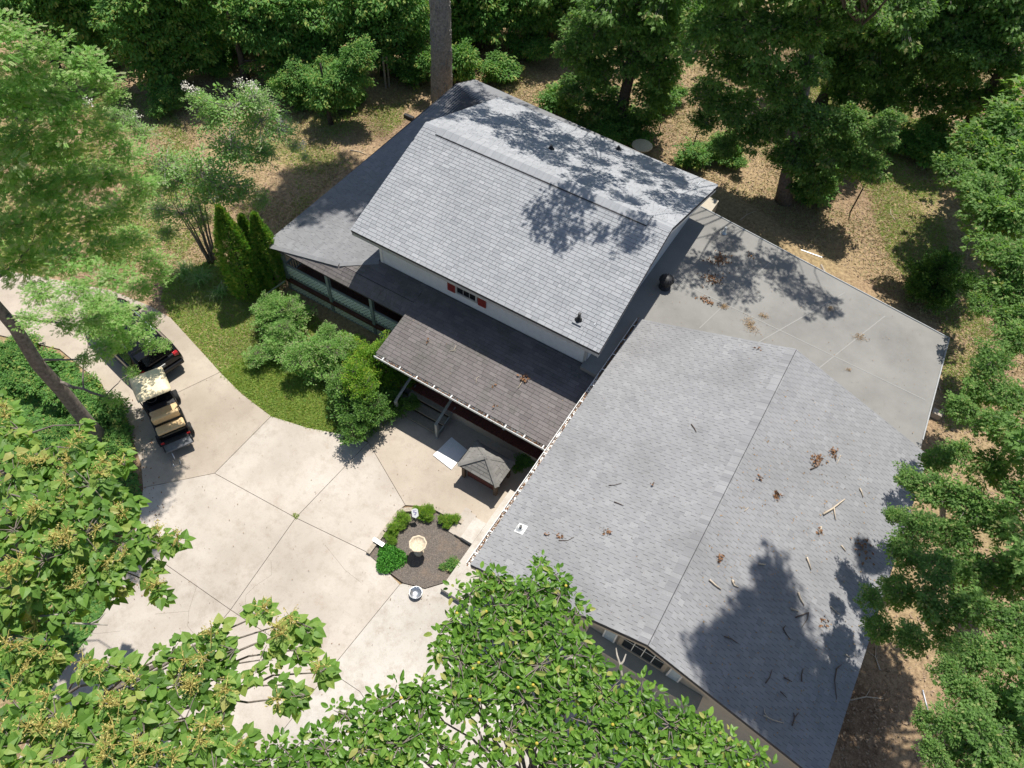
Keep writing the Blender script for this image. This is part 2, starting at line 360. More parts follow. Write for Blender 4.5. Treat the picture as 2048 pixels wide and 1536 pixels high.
def tree(name, label, cat, base, kind, lobes, lobes3=(), r=.25, bark='bark_dark', top=None, group=None, multi=1, sub=1, lean=None, flatten=1.):
    """base: pixel on the ground or world point; lobes: pixel (x, y, radius in pixels[, z]); lobes3: offsets in metres"""
    b = np.array(base if len(base) == 3 else A(*base)); b[2] = 0 if b[2] < .5 else b[2]
    root = empty(name, b, label, cat, group)
    L = []
    for l in lobes:
        p = A(l[0], l[1], l[3]) if len(l) > 3 else near_axis(l[0], l[1], b[0], b[1])
        rr = l[2]*rng(p)/F
        if p[2] < rr*.6: p = A(l[0], l[1], max(rr*.6, .3))
        L.append((p-b, rr))
    for x, y, z, rr in lobes3: L.append((np.array([x, y, z]), rr))
    zt = top or max(l[0][2] for l in L)*.92
    ln = np.array(lean if lean else (0, 0))
    mb = MB()
    for k in range(multi):
        o = np.array([math.cos(k*2.4), math.sin(k*2.4)])*(.14*(multi > 1)); o2 = o*(1+zt*.9) if multi > 1 else o
        pts = [(o[0]+(o2-o)[0]*t+ln[0]*t, o[1]+(o2-o)[1]*t+ln[1]*t, zt*t-.1*(t == 0)) for t in np.linspace(0, 1, 9)]
        for i in range(1, 8): pts[i] = (pts[i][0]+random.uniform(-1, 1)*r*.35, pts[i][1]+random.uniform(-1, 1)*r*.35, pts[i][2])
        mb.tube(pts, [r*(1.45 if i == 0 else 1.0-.085*i) for i in range(9)], 10 if r > .12 else 6)
    nodes = [(np.array([ln[0]*t, ln[1]*t, t*zt]), r*(1-.75*t)) for t in np.linspace(.3, .97, 9)]
    uses = [0]*400
    for q, rr in sorted(L, key=lambda l: np.hypot(l[0][0], l[0][1])):
        k = min(range(len(nodes)), key=lambda i: np.linalg.norm(q-nodes[i][0])+max(0, nodes[i][0][2]-q[2])*.9+.7*uses[i])
        uses[k] += 1
        p0, rp = nodes[k]; ra = min(rp*.6, max(.02, .028*np.linalg.norm(q-p0)+.015)); cp = curve_pts(p0, q, 6, .05)
        mb.tube(cp, [ra*(1-.1*i) for i in range(7)], 6, False)
        nodes += [(np.array(cp[3]), ra*.7), (np.array(cp[5]), ra*.5)]
    mb.build('trunk', MT[bark], root, True)
    R0 = BR[kind]
    for q, rr in L:
        n = sub if rr > R0*.8 else 1
        for j in range(n):
            dq = q if j == 0 else q+RNG.normal(size=3)*rr*.45
            s = rr/R0*(1 if n == 1 else .85)*random.uniform(.92, 1.1)
            link('bough', random.choice(BOUGH[kind]), root, dq, (random.uniform(-.25, .25), random.uniform(-.25, .25), random.uniform(0, 6.28)), (s, s, s*flatten*random.uniform(.85, 1.0)))
    return root
# ============================================================ THE GROUND
g = MB(); N_ = 60
g.add([(-170, -60, 0), (150, -60, 0), (150, 240, 0), (-170, 240, 0)], [(0, 1, 2, 3)])
tag(g.build('ground', MT['ground']), 'dry brown yard soil with straw and leaf litter', kind='structure')
# ---------------------------------------------------------- driveway of concrete slabs
drv = empty('driveway', A(590, 1035)); tag(drv, 'pale concrete driveway of large jointed slabs', kind='structure')
bedpix = [(735, 1106), (800, 1020), (872, 1016), (958, 1061), (930, 1132), (893, 1163), (850, 1176), (806, 1165), (764, 1133)]
slabs = [
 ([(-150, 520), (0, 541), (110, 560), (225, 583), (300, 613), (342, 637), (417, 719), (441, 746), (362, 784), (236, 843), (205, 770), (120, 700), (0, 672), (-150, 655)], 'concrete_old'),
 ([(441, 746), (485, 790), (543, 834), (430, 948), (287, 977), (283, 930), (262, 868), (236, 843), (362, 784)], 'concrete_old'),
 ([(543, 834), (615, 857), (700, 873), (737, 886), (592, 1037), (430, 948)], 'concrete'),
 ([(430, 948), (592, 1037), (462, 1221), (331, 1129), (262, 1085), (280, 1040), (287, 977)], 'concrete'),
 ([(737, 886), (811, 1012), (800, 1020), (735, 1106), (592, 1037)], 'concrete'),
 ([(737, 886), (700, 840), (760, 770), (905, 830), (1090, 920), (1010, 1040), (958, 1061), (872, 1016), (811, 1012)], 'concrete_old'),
 ([(592, 1037), (735, 1106), (764, 1133), (800, 1170), (659, 1343), (572, 1293), (462, 1221)], 'concrete'),
 ([(262, 1085), (331, 1129), (462, 1221), (360, 1345), (200, 1560), (20, 1560), (100, 1385), (150, 1310), (190, 1260), (232, 1185)], 'concrete'),
 ([(462, 1221), (572, 1293), (659, 1343), (560, 1470), (430, 1660), (150, 1660), (200, 1560), (360, 1345)], 'concrete'),
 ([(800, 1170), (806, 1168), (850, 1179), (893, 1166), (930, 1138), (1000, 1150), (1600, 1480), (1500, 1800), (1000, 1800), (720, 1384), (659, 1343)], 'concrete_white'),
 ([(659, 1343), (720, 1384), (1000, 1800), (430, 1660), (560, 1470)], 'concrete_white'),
]
def inset(poly, d):
    n = len(poly); ar = sum(poly[i][0]*poly[(i+1) % n][1]-poly[(i+1) % n][0]*poly[i][1] for i in range(n)); s = 1 if ar > 0 else -1; out = []
    for i in range(n):
        p0, p1, p2 = (np.array(poly[j % n]) for j in (i-1, i, i+1))
        e1 = unit(p1-p0); e2 = unit(p2-p1); n1 = s*np.array([-e1[1], e1[0]]); n2 = s*np.array([-e2[1], e2[0]])
        m_ = n1+n2; m_ = m_/max(.6, np.dot(m_, m_)/2) ; out.append(p1+d*m_)
    return out
mb = MB(A(590, 1035))
for k, (px, mt) in enumerate(slabs):
    P = [A(*p)[:2] for p in px]; Q = inset(P, .009)
    s = MB(A(590, 1035)).prism([(q[0], q[1], .06) for q in Q], .1)
    o = s.build('slab', MT[mt], drv); 
    Q = inset(P, -.0); mb.add([(q[0], q[1], .02+.002*k) for q in Q], [tuple(range(len(Q)))])
mb.build('joint_bed', plain('joint_fill', (.22, .185, .15), .95), drv)
# faint cracks in slabs
mb = MB(A(590, 1035))
for cr in ([(542, 1120), (543, 1150), (510, 1172), (492, 1190), (490, 1212), (470, 1232)], [(394, 1170), (378, 1220), (375, 1252), (394, 1275), (398, 1300)], [(310, 1228), (380, 1222)], [(170, 1268), (205, 1266), (240, 1262)], [(650, 1090), (690, 1140), (722, 1165)]):
    mb.tube([A(x, y, .0595) for x, y in cr], .004, 4)
mb.build('crack', plain('crack_dark', (.18, .15, .12), .95), drv)
# walkway and landing by the garage, steps
def px_prism(px, z0, z1, name, mat, parent, off=(0, 0, 0)):
    P = [A(*p, z1) for p in px]; return MB(off).prism([(q[0], q[1], z1) for q in P], z1-z0).build(name, MT[mat], parent)
wk = MB().box(-5.72, -4.18, 6.75, 11.1, .0, .3).build('walkway', MT['concrete_white']); tag(wk, 'raised white concrete walkway beside the garage wall', kind='structure')
st = empty('concrete_steps', (-6.3, 9.3, 0), 'three shallow concrete steps up to the white landing by the garage', 'steps')
for i in range(3):
    MB((-6.3, 9.3, 0)).box(-6.72+.26*i, -5.73 if i == 2 else -6.72+.26*(i+1)-.004, 8.62-.0*i, 9.72-.1*i, .05, .13+.075*i).build('tread', MT['concrete' if i < 2 else 'concrete_white'], st)
# ---------------------------------------------------------- SHINGLES
def poly_span(poly, v):
    xs = []
    n = len(poly)
    for i in range(n):
        (u0, v0), (u1, v1) = poly[i], poly[(i+1) % n]
        if (v0-v)*(v1-v) <= 0 and v0 != v1: xs.append(u0+(u1-u0)*(v-v0)/(v1-v0))
    return (min(xs), max(xs)) if len(xs) >= 2 else None
def shingle_list(O, U, V, poly, expo, tab, style='rand', gap=.008):
    """u runs along the eave, v up the slope; returns (corner, width, height, tone)"""
    O, U, V = np.array(O, float), unit(np.array(U, float)), unit(np.array(V, float)); out = []
    v = min(p[1] for p in poly); vm = max(p[1] for p in poly); row = 0
    while v < vm-.02:
        sp = poly_span(poly, min(v+expo*.5, vm-.01))
        if sp:
            u = sp[0]-random.random()*tab if style == 'rand' else sp[0]-(tab*.5 if row % 2 else 0); k = row
            while u < sp[1]:
                wd = tab*random.uniform(.5, 1.6) if style == 'rand' else tab
                a, b_ = max(u, sp[0]), min(u+wd, sp[1]); drop = 0.
                if style == 'weave': drop = expo*.5 if k % 2 else 0
                if b_-a > .03:
                    h = min(expo, vm-v)
                    out.append((O+U*a+V*(v-drop*(v > .1)), U, V, b_-a-gap, h+drop-gap*.3, random.gauss(.5, .22)))
                u += wd; k += 1
        v += expo; row += 1
    return out
def unit_shingle(tone, mat):
    V = [(0, 0, .0), (1, 0, .0), (0, 0, .016), (1, 0, .016), (0, 1, .004), (1, 1, .004), (0, 1, 0), (1, 1, 0)]
    T = [(0, 1, 3), (0, 3, 2), (2, 3, 5), (2, 5, 4), (0, 2, 4), (0, 4, 6), (1, 7, 5), (1, 5, 3)]
    return np_mesh('shingle', V, T, [tone]*8, [mat])
SHM = {}
def lay_shingles(parent, items, mat, n_single, loc):
    items.sort(key=lambda s: rng(s[0])); key = mat.name
    if key not in SHM: SHM[key] = [unit_shingle(i/7, mat) for i in range(8)]
    for O, U, V, wd, h, tn in items[:n_single]:
        o = link('shingle', SHM[key][int(min(7, max(0, tn*8)))], parent)
        W = np.cross(U, V); mm = Matrix.Identity(4); p = O-np.array(loc)+W*.004
        for i in range(3): mm[i][0], mm[i][1], mm[i][2], mm[i][3] = U[i]*wd, V[i]*h, W[i], p[i]
        o.matrix_local = mm
    rest = items[n_single:]
    if rest:
        Vv = np.array([(0, 0, .0), (1, 0, .0), (0, 0, .016), (1, 0, .016), (0, 1, .004), (1, 1, .004), (0, 1, 0), (1, 1, 0)])
        t = np.array([(0, 1, 3), (0, 3, 2), (2, 3, 5), (2, 5, 4), (0, 2, 4), (0, 4, 6), (1, 7, 5), (1, 5, 3)])
        O = np.array([r[0] for r in rest])-np.array(loc); U = np.array([r[1] for r in rest]); V = np.array([r[2] for r in rest]); W = np.cross(U, V)
        wd = np.array([r[3] for r in rest])[:, None, None]; h = np.array([r[4] for r in rest])[:, None, None]
        P = (O+W*.004)[:, None]+Vv[None, :, 0:1]*wd*U[:, None]+Vv[None, :, 1:2]*h*V[:, None]+Vv[None, :, 2:3]*W[:, None]
        T = (t[None]+(np.arange(len(rest))*8)[:, None, None]).reshape(-1, 3)
        o = link('shingle_field', np_mesh('shingle_field', P.reshape(-1, 3), T, np.clip(np.repeat([r[5] for r in rest], 8), 0, 1), [mat]), parent); o['kind'] = 'stuff'
# ============================================================ MAIN HOUSE
X0, X1, YF, YR, YB, ZE, ZR = -15.22, -4.78, 14.81, 19.69, 25.1, 5.0, 6.77
HL = (-10, 17, 0)
house = empty('house', HL, 'white two storey house with light grey gabled roof and wraparound porch', 'house')
def hb(): return MB(HL)
def piece(mbx, name, mat, parent, **k):
    o = mbx.build(name, MT[mat] if isinstance(mat, str) else mat, parent, **k); return o
# roof deck
sl_f = math.hypot(YR-YF, ZR-ZE); sl_b = math.hypot(YB-YR, ZR-ZE)
up_roof = piece(hb().prism([(X0, YF, ZE), (X1, YF, ZE), (X1, YR, ZR), (X0, YR, ZR)], .13).prism([(X0, YR, ZR), (X1, YR, ZR), (X1, YB, ZE), (X0, YB, ZE)], .13), 'roof', 'joint', house)
up_roof['label'] = 'light grey shingled gable roof of the upper storey'
it = shingle_list((X0, YF-.03, ZE), (1, 0, 0), (0, YR-YF, ZR-ZE), [(0, 0), (X1-X0, 0), (X1-X0, sl_f), (0, sl_f)], .147, .24)
it2 = shingle_list((X1, YB+.03, ZE), (-1, 0, 0), (0, YR-YB, ZR-ZE), [(0, 0), (X1-X0, 0), (X1-X0, sl_b), (0, sl_b)], .147, .24)
lay_shingles(up_roof, it, MT['roof_main'], 200, HL); lay_shingles(up_roof, it2, MT['roof_main'], 0, HL)
# ridge vent and caps
rv = piece(hb(), 'ridge_vent', 'dark_metal', house)
bpy.data.objects.remove(rv)
mf, mbk = (ZR-ZE)/(YR-YF), (ZE-ZR)/(YB-YR)
def ridge_strip(x0, x1, wf, wb, t, lift):
    s = hb()
    for sgn, wd, mm in ((-1, wf, mf), (1, wb, mbk)):
        z = ZR+lift; e = (YR+sgn*wd, ZR+sgn*wd*mm+lift)
        s.prism([(x0, YR, z), (x1, YR, z), (x1, e[0], e[1]), (x0, e[0], e[1])], t)
    return s
rv = piece(ridge_strip(-14.55, -5.62, .33, .30, .022, .05), 'ridge_vent', 'dark_metal', house)
x = -14.55; k = 0
while x < -5.65:
    tone = plain if False else None
    o = piece(ridge_strip(x, min(x+.152, -5.62), .305, .29, .014, .066+.004*(k % 2)), 'ridge_cap', 'roof_main', up_roof)
    a = o.data.attributes.new('tone', 'FLOAT', 'POINT'); a.data.foreach_set('value', [random.uniform(.35, .75)]*len(o.data.vertices))
    x += .155; k += 1
# end ridge caps outside the vent
for xa, xb in ((X0, -14.57), (-5.6, X1)):
    o = piece(ridge_strip(xa, xb, .15, .15, .012, .03), 'ridge_cap', 'roof_main', up_roof)
    a = o.data.attributes.new('tone', 'FLOAT', 'POINT'); a.data.foreach_set('value', [.6]*len(o.data.vertices))
# fascia and drip edges
fa = hb().box(X0+.02, X1-.02, YF+.0, YF+.025, ZE-.26, ZE-.12)
piece(fa, 'fascia', 'trim_grey', house)
for xx in (X0+.03, X1-.055):
    s = hb()
    for ya, za, yb_, zb in ((YF+.02, ZE, YR, ZR), (YR, ZR, YB-.02, ZE)):
        s.add([(xx, ya, za-.3), (xx+.025, ya, za-.3), (xx+.025, yb_, zb-.3), (xx, yb_, zb-.3), (xx, ya, za-.128), (xx+.025, ya, za-.128), (xx+.025, yb_, zb-.128), (xx, yb_, zb-.128)],
              [(3,2,1,0),(4,5,6,7),(0,1,5,4),(1,2,6,5),(2,3,7,6),(3,0,4,7)])
    piece(s, 'rake_board', 'white_paint', house)
# walls of the upper storey
WX0, WX1, WY0, WY1 = -14.5, -5.42, 15.42, 24.5
core = hb().box(WX0+.03, WX1-.03, WY0+.03, WY1, .0, ZE-.2)
core.add([(WX0+.03, WY0+.1, ZE-.2), (WX0+.03, WY1, ZE-.2), (WX0+.03, YR, ZR-.32), (WX1-.03, WY0+.1, ZE-.2), (WX1-.03, WY1, ZE-.2), (WX1-.03, YR, ZR-.32)], [(0, 2, 1), (3, 4, 5), (0, 3, 5, 2), (2, 5, 4, 1)])
wall = piece(core, 'wall', 'siding_grey', house)
winx0, winx1 = AY(926, 575, 15.42)[0], AY(952, 590, 15.42)[0]
wc = AY(933, 580, 15.4)[0]
zb = 3.25
k = 0; z = zb
while z < ZE-.15:
    z1 = min(z+.145, ZE-.14)
    s = hb(); s.add([(WX0, WY0, z), (WX1, WY0, z), (WX1, WY0+.022, z1-.004), (WX0, WY0+.022, z1-.004), (WX0, WY0+.03, z), (WX1, WY0+.03, z)], [(0, 1, 2, 3), (4, 5, 1, 0)])
    piece(s, 'siding_board', 'siding_grey', wall); z += .145
for xx in (WX0-.012, WX1-.1):
    piece(hb().box(xx, xx+.112, WY0-.014, WY0+.1, zb-.1, ZE-.14), 'corner_board', 'trim_grey' if xx > -8 else 'white_paint', wall)
zs = 3.6
def window(parent, xc, wd, z0, z1, y, cols, rows, off, frame='trim_grey', fw=.07):
    x0, x1 = xc-wd/2, xc+wd/2; wroot = MB(off)
    for q in ((x0-fw, x1+fw, z1, z1+fw), (x0-fw, x1+fw, z0-fw, z0), (x0-fw, x0, z0, z1), (x1, x1+fw, z0, z1)): wroot.box(q[0], q[1], y-.05, y+.01, q[2], q[3])
    wn = piece(wroot, 'window', frame, parent)
    mu = MB(off)
    for c in range(1, cols): xx = x0+wd*c/cols; mu.box(xx-.011, xx+.011, y-.036, y-.014, z0, z1)
    for r_ in range(1, rows): zz = z0+(z1-z0)*r_/rows; mu.box(x0, x1, y-.034, y-.016, zz-.011, zz+.011)
    piece(mu, 'muntin', 'lattice' if frame == 'trim_tan' else 'trim_grey', wn)
    for c in range(cols):
        for r_ in range(rows):
            gx = x0+wd*c/cols; gz = z0+(z1-z0)*r_/rows
            piece(MB(off).box(gx+.012, gx+wd/cols-.012, y-.028, y-.012, gz+.012, gz+(z1-z0)/rows-.012), 'pane', 'glass', wn)
    return wn
window(house, wc, .82, 3.72, 4.62, WY0-.005, 3, 3, HL)
for sx in (AY(903, 575, 15.4)[0], AY(964, 605, 15.4)[0]):
    sh = hb().box(sx-.17, sx+.17, WY0-.045, WY0-.012, 3.6, 4.72)
    shutter = piece(sh, 'shutter', 'red', house); lv = hb()
    for q in range(17): lv.box(sx-.125, sx+.125, WY0-.057, WY0-.046, 3.66+.06*q, 3.70+.06*q)
    piece(lv, 'louvre', 'red', shutter)
# gable vent and blue wrap under right rake are hidden from here; right wall boards
s = hb()
for k in range(14): s.box(WX1+.002, WX1+.02, WY0+.1, WY1, 3.3+.145*k, 3.3+.145*k+.137)
piece(s, 'side_siding', 'siding_grey', wall)['kind'] = 'stuff'
# ---------------- lower roofs
PG = 12.15; ZG = 2.5; PM = .225                                    # front plane: gutter line, height, pitch
def zp(y): return ZG+PM*(y-PG)
XL, XR = -12.3, -4.62; YK = 14.55; zk = zp(YK); yw = WY0-.01
fr = piece(hb().prism([(XL, PG, ZG), (XR, PG, ZG), (XR, yw, zp(yw)), (XL, yw, zp(yw))], .1), 'roof', 'joint_brown', house); fr['label'] = 'low brown shingled roof over the front entry porch'
L_ = math.hypot(1, PM)
it = shingle_list((XL, PG-.02, ZG), (1, 0, 0), (0, 1, PM), [(0, 0), (XR-XL, 0), (XR-XL, (yw-PG)*L_), (0, (yw-PG)*L_)], .147, .30)
lay_shingles(fr, it, MT['roof_brown'], 60, HL)
# left porch: front slope, hip and side slope
EC = np.array([-19.36, 14.04, 2.68]); EB = np.array([-19.5, 27.9, 2.68]); HT = np.array([-14.6, yw, zp(yw)+.0])
hipk = np.array([-15.9, YK+.02, zk+.03])
pf = piece(hb().prism([EC, (XL-.005, 14.04, 2.68), (XL-.005, YK, zk), tuple(hipk-np.array([0, .02, .03]))], .1)
           .prism([tuple(hipk-np.array([0, .02, .03])), (XL-.005, YK, zk), (XL-.005, yw, zp(yw)), tuple(HT)], .1), 'roof', 'joint_brown', house); pf['label'] = 'grey brown shingled slope of the side porch front'
mpf = (zk-2.68)/(YK-14.04); lf = math.hypot(YK-14.04, zk-2.68)
it = shingle_list((EC[0], 14.02, 2.68), (1, 0, 0), (0, YK-14.04, zk-2.68), [(0, 0), (XL-EC[0], 0), (XL-EC[0], lf), (hipk[0]-EC[0], lf)], .147, .30)
up2 = shingle_list((hipk[0], YK, zk), (1, 0, 0), (0, 1, PM), [(0, 0), (XL-hipk[0], 0), (XL-hipk[0], (yw-YK)*L_), (HT[0]-hipk[0], (yw-YK)*L_)], .147, .30)
lay_shingles(pf, it+up2, MT['roof_brown'], 20, HL)
LB = np.array([-14.6, 24.6, HT[2]+.05]); EB2 = np.array([-18.9, 28.7, 2.72])
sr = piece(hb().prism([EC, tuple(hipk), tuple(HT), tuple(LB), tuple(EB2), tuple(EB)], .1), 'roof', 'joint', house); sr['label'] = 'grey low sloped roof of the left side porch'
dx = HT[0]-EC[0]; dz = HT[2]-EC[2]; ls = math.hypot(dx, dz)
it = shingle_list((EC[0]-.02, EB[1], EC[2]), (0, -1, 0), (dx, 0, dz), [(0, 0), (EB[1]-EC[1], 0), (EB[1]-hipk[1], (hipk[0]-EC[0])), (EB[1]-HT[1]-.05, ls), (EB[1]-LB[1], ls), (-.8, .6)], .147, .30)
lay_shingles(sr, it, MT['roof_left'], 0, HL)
# hip caps
def caps(p, q, name, mat, parent, off, wd=.15, step=.15, tilt=(.1, .1)):
    p, q = np.array(p), np.array(q); n = int(np.linalg.norm(q-p)/step); d = (q-p)/n; side = unit(np.array([-d[1], d[0], 0]))
    for i in range(n):
        a = p+d*i; b_ = p+d*(i+1)*1.0; lift = np.array([0, 0, .026+.003*(i % 2)])
        s = MB(off); s.prism([a+lift, b_+lift, b_+lift+side*wd-np.array([0, 0, tilt[0]*wd]), a+lift+side*wd-np.array([0, 0, tilt[0]*wd])], .012)
        s.prism([a+lift, b_+lift, b_+lift-side*wd-np.array([0, 0, tilt[1]*wd]), a+lift-side*wd-np.array([0, 0, tilt[1]*wd])], .012)
        o = s.build(name, MT[mat], parent); at = o.data.attributes.new('tone', 'FLOAT', 'POINT'); at.data.foreach_set('value', [random.uniform(.3, .9)]*len(o.data.vertices))
caps(EC, hipk, 'hip_cap', 'roof_left', sr, HL, .16, .16, (.12, .35)); caps(hipk, HT, 'hip_cap', 'roof_left', sr, HL, .16, .16, (.1, .2))
# back roof
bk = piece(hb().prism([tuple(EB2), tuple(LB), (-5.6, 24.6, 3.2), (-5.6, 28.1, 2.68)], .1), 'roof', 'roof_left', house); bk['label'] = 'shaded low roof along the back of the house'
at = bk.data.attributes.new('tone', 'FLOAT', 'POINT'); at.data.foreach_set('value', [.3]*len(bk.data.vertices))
# flat membrane roof over the rear right addition
F1 = A(1898, 677, 2.75); F2 = A(1845, 880, 2.75); F0 = A(1402, 413, 3.42)
FL = [(-5.46, 15.1, 3.42), (F0[0]-.25, F0[1]+.03, 3.42), tuple(F0), tuple(F1), tuple(F2), (6.1, 17.0, 2.75), (-4.3, 15.1, 3.38)]
fl = piece(hb().prism(FL, .16), 'roof', 'membrane', house); fl['label'] = 'pale flat membrane roof of the rear addition'
def fz(p):                                                       # height of the membrane at a place (least squares plane)
    return PLN[0]*p[0]+PLN[1]*p[1]+PLN[2]
Q = np.array(FL); PLN = np.linalg.lstsq(np.c_[Q[:, :2], np.ones(len(Q))], Q[:, 2], rcond=None)[0]
me = fl.data
for v in me.vertices:
    if v.index < len(FL): v.co.z = fz((v.co.x+HL[0], v.co.y+HL[1]))-HL[2]
    else: v.co.z = fz((v.co.x+HL[0], v.co.y+HL[1]))-HL[2]-.16
def on_flat(x, y):
    d = ray(x, y); t = (PLN[0]*0+PLN[1]*0+PLN[2]-H)/(d[2]-PLN[0]*d[0]-PLN[1]*d[1]); return CAMP+t*d
for pa, pb in (((1490, 700), (1690, 585)), ((1395, 660), (1550, 515)), ((1618, 752), (1770, 632)), ((1340, 555), (1850, 800))):
    p, q = on_flat(*pa), on_flat(*pb); p = p+(q-p)*.02
    dd = unit(q-p); sd_ = np.array([-dd[1], dd[0], 0])*.02
    piece(hb().prism([p+sd_+(0, 0, .006), q+sd_+(0, 0, .006), q-sd_+(0, 0, .006), p-sd_+(0, 0, .006)], .004), 'membrane_seam', 'seam', fl)
s = hb()
for a_, b_ in ((2, 3), (3, 4)):
    p, q = np.array(FL[a_]), np.array(FL[b_]); p[2], q[2] = fz(p), fz(q); s.tube([p+(0, 0, .01), q+(0, 0, .01)], .03, 6)
piece(s, 'drip_edge', 'trim_grey', house)
lowb = hb().box(-4.0, 5.2, 16.4, 24.0, 0, 2.45).box(-18.6, -14.55, 24.9, 27.4, 0, 2.5).box(-14.5, -5, 24.5, 27.5, 0, 2.45)
piece(lowb, 'wall', 'siding_tan', house)
# front lower wall with brick, door
piece(hb().box(-14.5, -4.75, 15.3, 15.38, .6, 3.0), 'wall', 'brick_red', house)['label'] = 'dark red brick wall of the ground floor under the porch'
piece(hb().box(-8.9, -8.0, 15.2, 15.28, .62, 2.6), 'door', 'white_paint', house)
# porch floor
piece(hb().box(-19.1, XL-.3, 14.3, 27.3, .45, .62), 'porch_floor', 'deck', house)
def brick_edge():
    f_ = hb().box(-12.1, -4.7, 12.6, 15.25, .0, .52); o = piece(f_, 'porch_floor', 'concrete_old', house); o['label'] = 'brick edged concrete floor of the front entry porch'
    me_ = MB().box(0, .095, 0, .4, 0, .045).mesh('brick', MT['brick_red'])
    x = -12.05
    while x < -4.8:
        b_ = link('brick', me_, o, (x-HL[0], 12.58-HL[1]+random.uniform(-.006, .006), .522)); x += .107
brick_edge()
# posts, rails and lattice of the left porch
def lattice(x0, x1, y, z0, z1, name='lattice_panel'):
    s = hb(); fr_ = hb().box(x0, x1, y-.03, y+.03, z1, z1+.09).box(x0, x1, y-.03, y+.03, z0-.1, z0)
    rail = piece(fr_, 'rail', 'rail_paint', house); st_ = .17; hgt = z1-z0
    for sg, yo in ((1, -.012), (-1, .004)):
        x = x0-hgt
        while x < x1:
            a, b_ = x, x+hgt; ta, tb = max(0, (x0-a)/hgt), min(1, (x1-a)/hgt)
            if tb-ta > .05:
                if sg > 0: P = (a+ta*hgt, z0+ta*hgt, a+tb*hgt, z0+tb*hgt)
                else: P = (a+ta*hgt, z1-ta*hgt, a+tb*hgt, z1-tb*hgt)
                w_ = .026
                s.add([(P[0]-w_, y+yo, P[1]+w_*sg), (P[0]+w_, y+yo, P[1]-w_*sg), (P[2]+w_, y+yo, P[3]-w_*sg), (P[2]-w_, y+yo, P[3]+w_*sg),
                       (P[0]-w_, y+yo+.008, P[1]+w_*sg), (P[0]+w_, y+yo+.008, P[1]-w_*sg), (P[2]+w_, y+yo+.008, P[3]-w_*sg), (P[2]-w_, y+yo+.008, P[3]+w_*sg)],
                      [(0, 1, 2, 3), (7, 6, 5, 4), (0, 3, 7, 4), (1, 5, 6, 2)])
            x += st_
    o = piece(s, name, 'lattice', rail); o['kind'] = 'stuff'
yp = 14.38
pts = [-19.0, -16.6, -14.35, -12.5]
for i, xx in enumerate(pts):
    piece(hb().box(xx-.07, xx+.07, yp-.07, yp+.07, .0, 2.62), 'porch_post', 'rail_paint', house)
    if i < 3: lattice(xx+.07, pts[i+1]-.07, yp, .85, 1.42); lattice(xx+.07, pts[i+1]-.07, yp-.02, .02, .40)
for yy in (17, 20, 23, 26.5): piece(hb().box(-19.07, -18.93, yy-.07, yy+.07, 0, 2.6), 'porch_post', 'rail_paint', house)
s = hb().box(-19.03, -18.97, 14.4, 27, 1.38, 1.46).box(-19.03, -18.97, 14.4, 27, .72, .8)
y = 14.6
while y < 27: s.box(-19.02, -18.98, y, y+.03, .8, 1.38); y += .13
piece(s, 'side_railing', 'rail_paint', house)
piece(hb().box(-19.1, XL, 14.3, 14.46, 2.46, 2.58), 'beam', 'rail_paint', house)
# front porch posts, gutter with hangers
for xx in (-11.9, -9.6, -7.2, -5.0): piece(hb().box(xx-.05, xx+.05, 12.95, 13.05, .52, 2.5), 'porch_post', 'white_paint', house)
def gutter(p, q, out, off, parent, name='gutter', nh=10, debris=True):
    """open trough from p to q, out = outward direction"""
    p, q, o = map(lambda a: np.array(a, float), (p, q, out)); s = MB(off); W_ = .12; t_ = .006; up = np.array([0, 0, 1.])
    prof = [o*0+up*-.01, o*0+up*-.11, o*W_+up*-.11, o*W_+up*-.01, o*(W_+.02)+up*-.0]
    for a, b_ in zip(prof[:-1], prof[1:]):
        nrm = unit(np.cross(q-p, b_-a))*t_
        s.add([p+a, q+a, q+b_, p+b_, p+a+nrm, q+a+nrm, q+b_+nrm, p+b_+nrm], [(0,1,2,3),(7,6,5,4),(0,4,5,1),(1,5,6,2),(2,6,7,3),(3,7,4,0)])
    lipn = np.array(out)*.018
    s.prism([p+o*W_+up*.006, q+o*W_+up*.006, q+o*W_+lipn+up*.006, p+o*W_+lipn+up*.006], .012)
    gt = s.build(name, MT['white_paint'], parent)
    for i in range(nh):
        c_ = p+(q-p)*((i+.5)/nh); d_ = unit(q-p)*.022
        MB(off).prism([c_-d_+o*-.05+up*.035, c_+d_+o*-.05+up*.035, c_+d_+o*(W_+.005)+up*.012, c_-d_+o*(W_+.005)+up*.012], .006).build('gutter_hanger', MT['white_paint'], gt)
    if debris:
        n = int(np.linalg.norm(q-p)*60); tt = RNG.random(n)[:, None]
        P_ = p+(q-p)*tt+o*RNG.uniform(.02, .1, (n, 1))+up*RNG.uniform(-.06, -.015, (n, 1))-np.array(off)
        V, T, tn = scatter('small', P_, RNG.normal(size=(n, 3)), np.array([0, 0, 1.])+RNG.normal(size=(n, 3))*.5, RNG.uniform(.05, .1, n))
        ob = link('leaf_litter', np_mesh('leaf_litter', V, T, tn, [MT['dry_leaf']]), gt); ob['kind'] = 'stuff'
    return gt
gutter((XL, PG-.02, ZG-.02), (XR-.12, PG-.02, ZG-.02), (0, -1, 0), HL, house, nh=10)
piece(hb().box(XL, XR, PG, PG+.03, ZG-.2, ZG-.102), 'fascia', 'trim_grey', house)
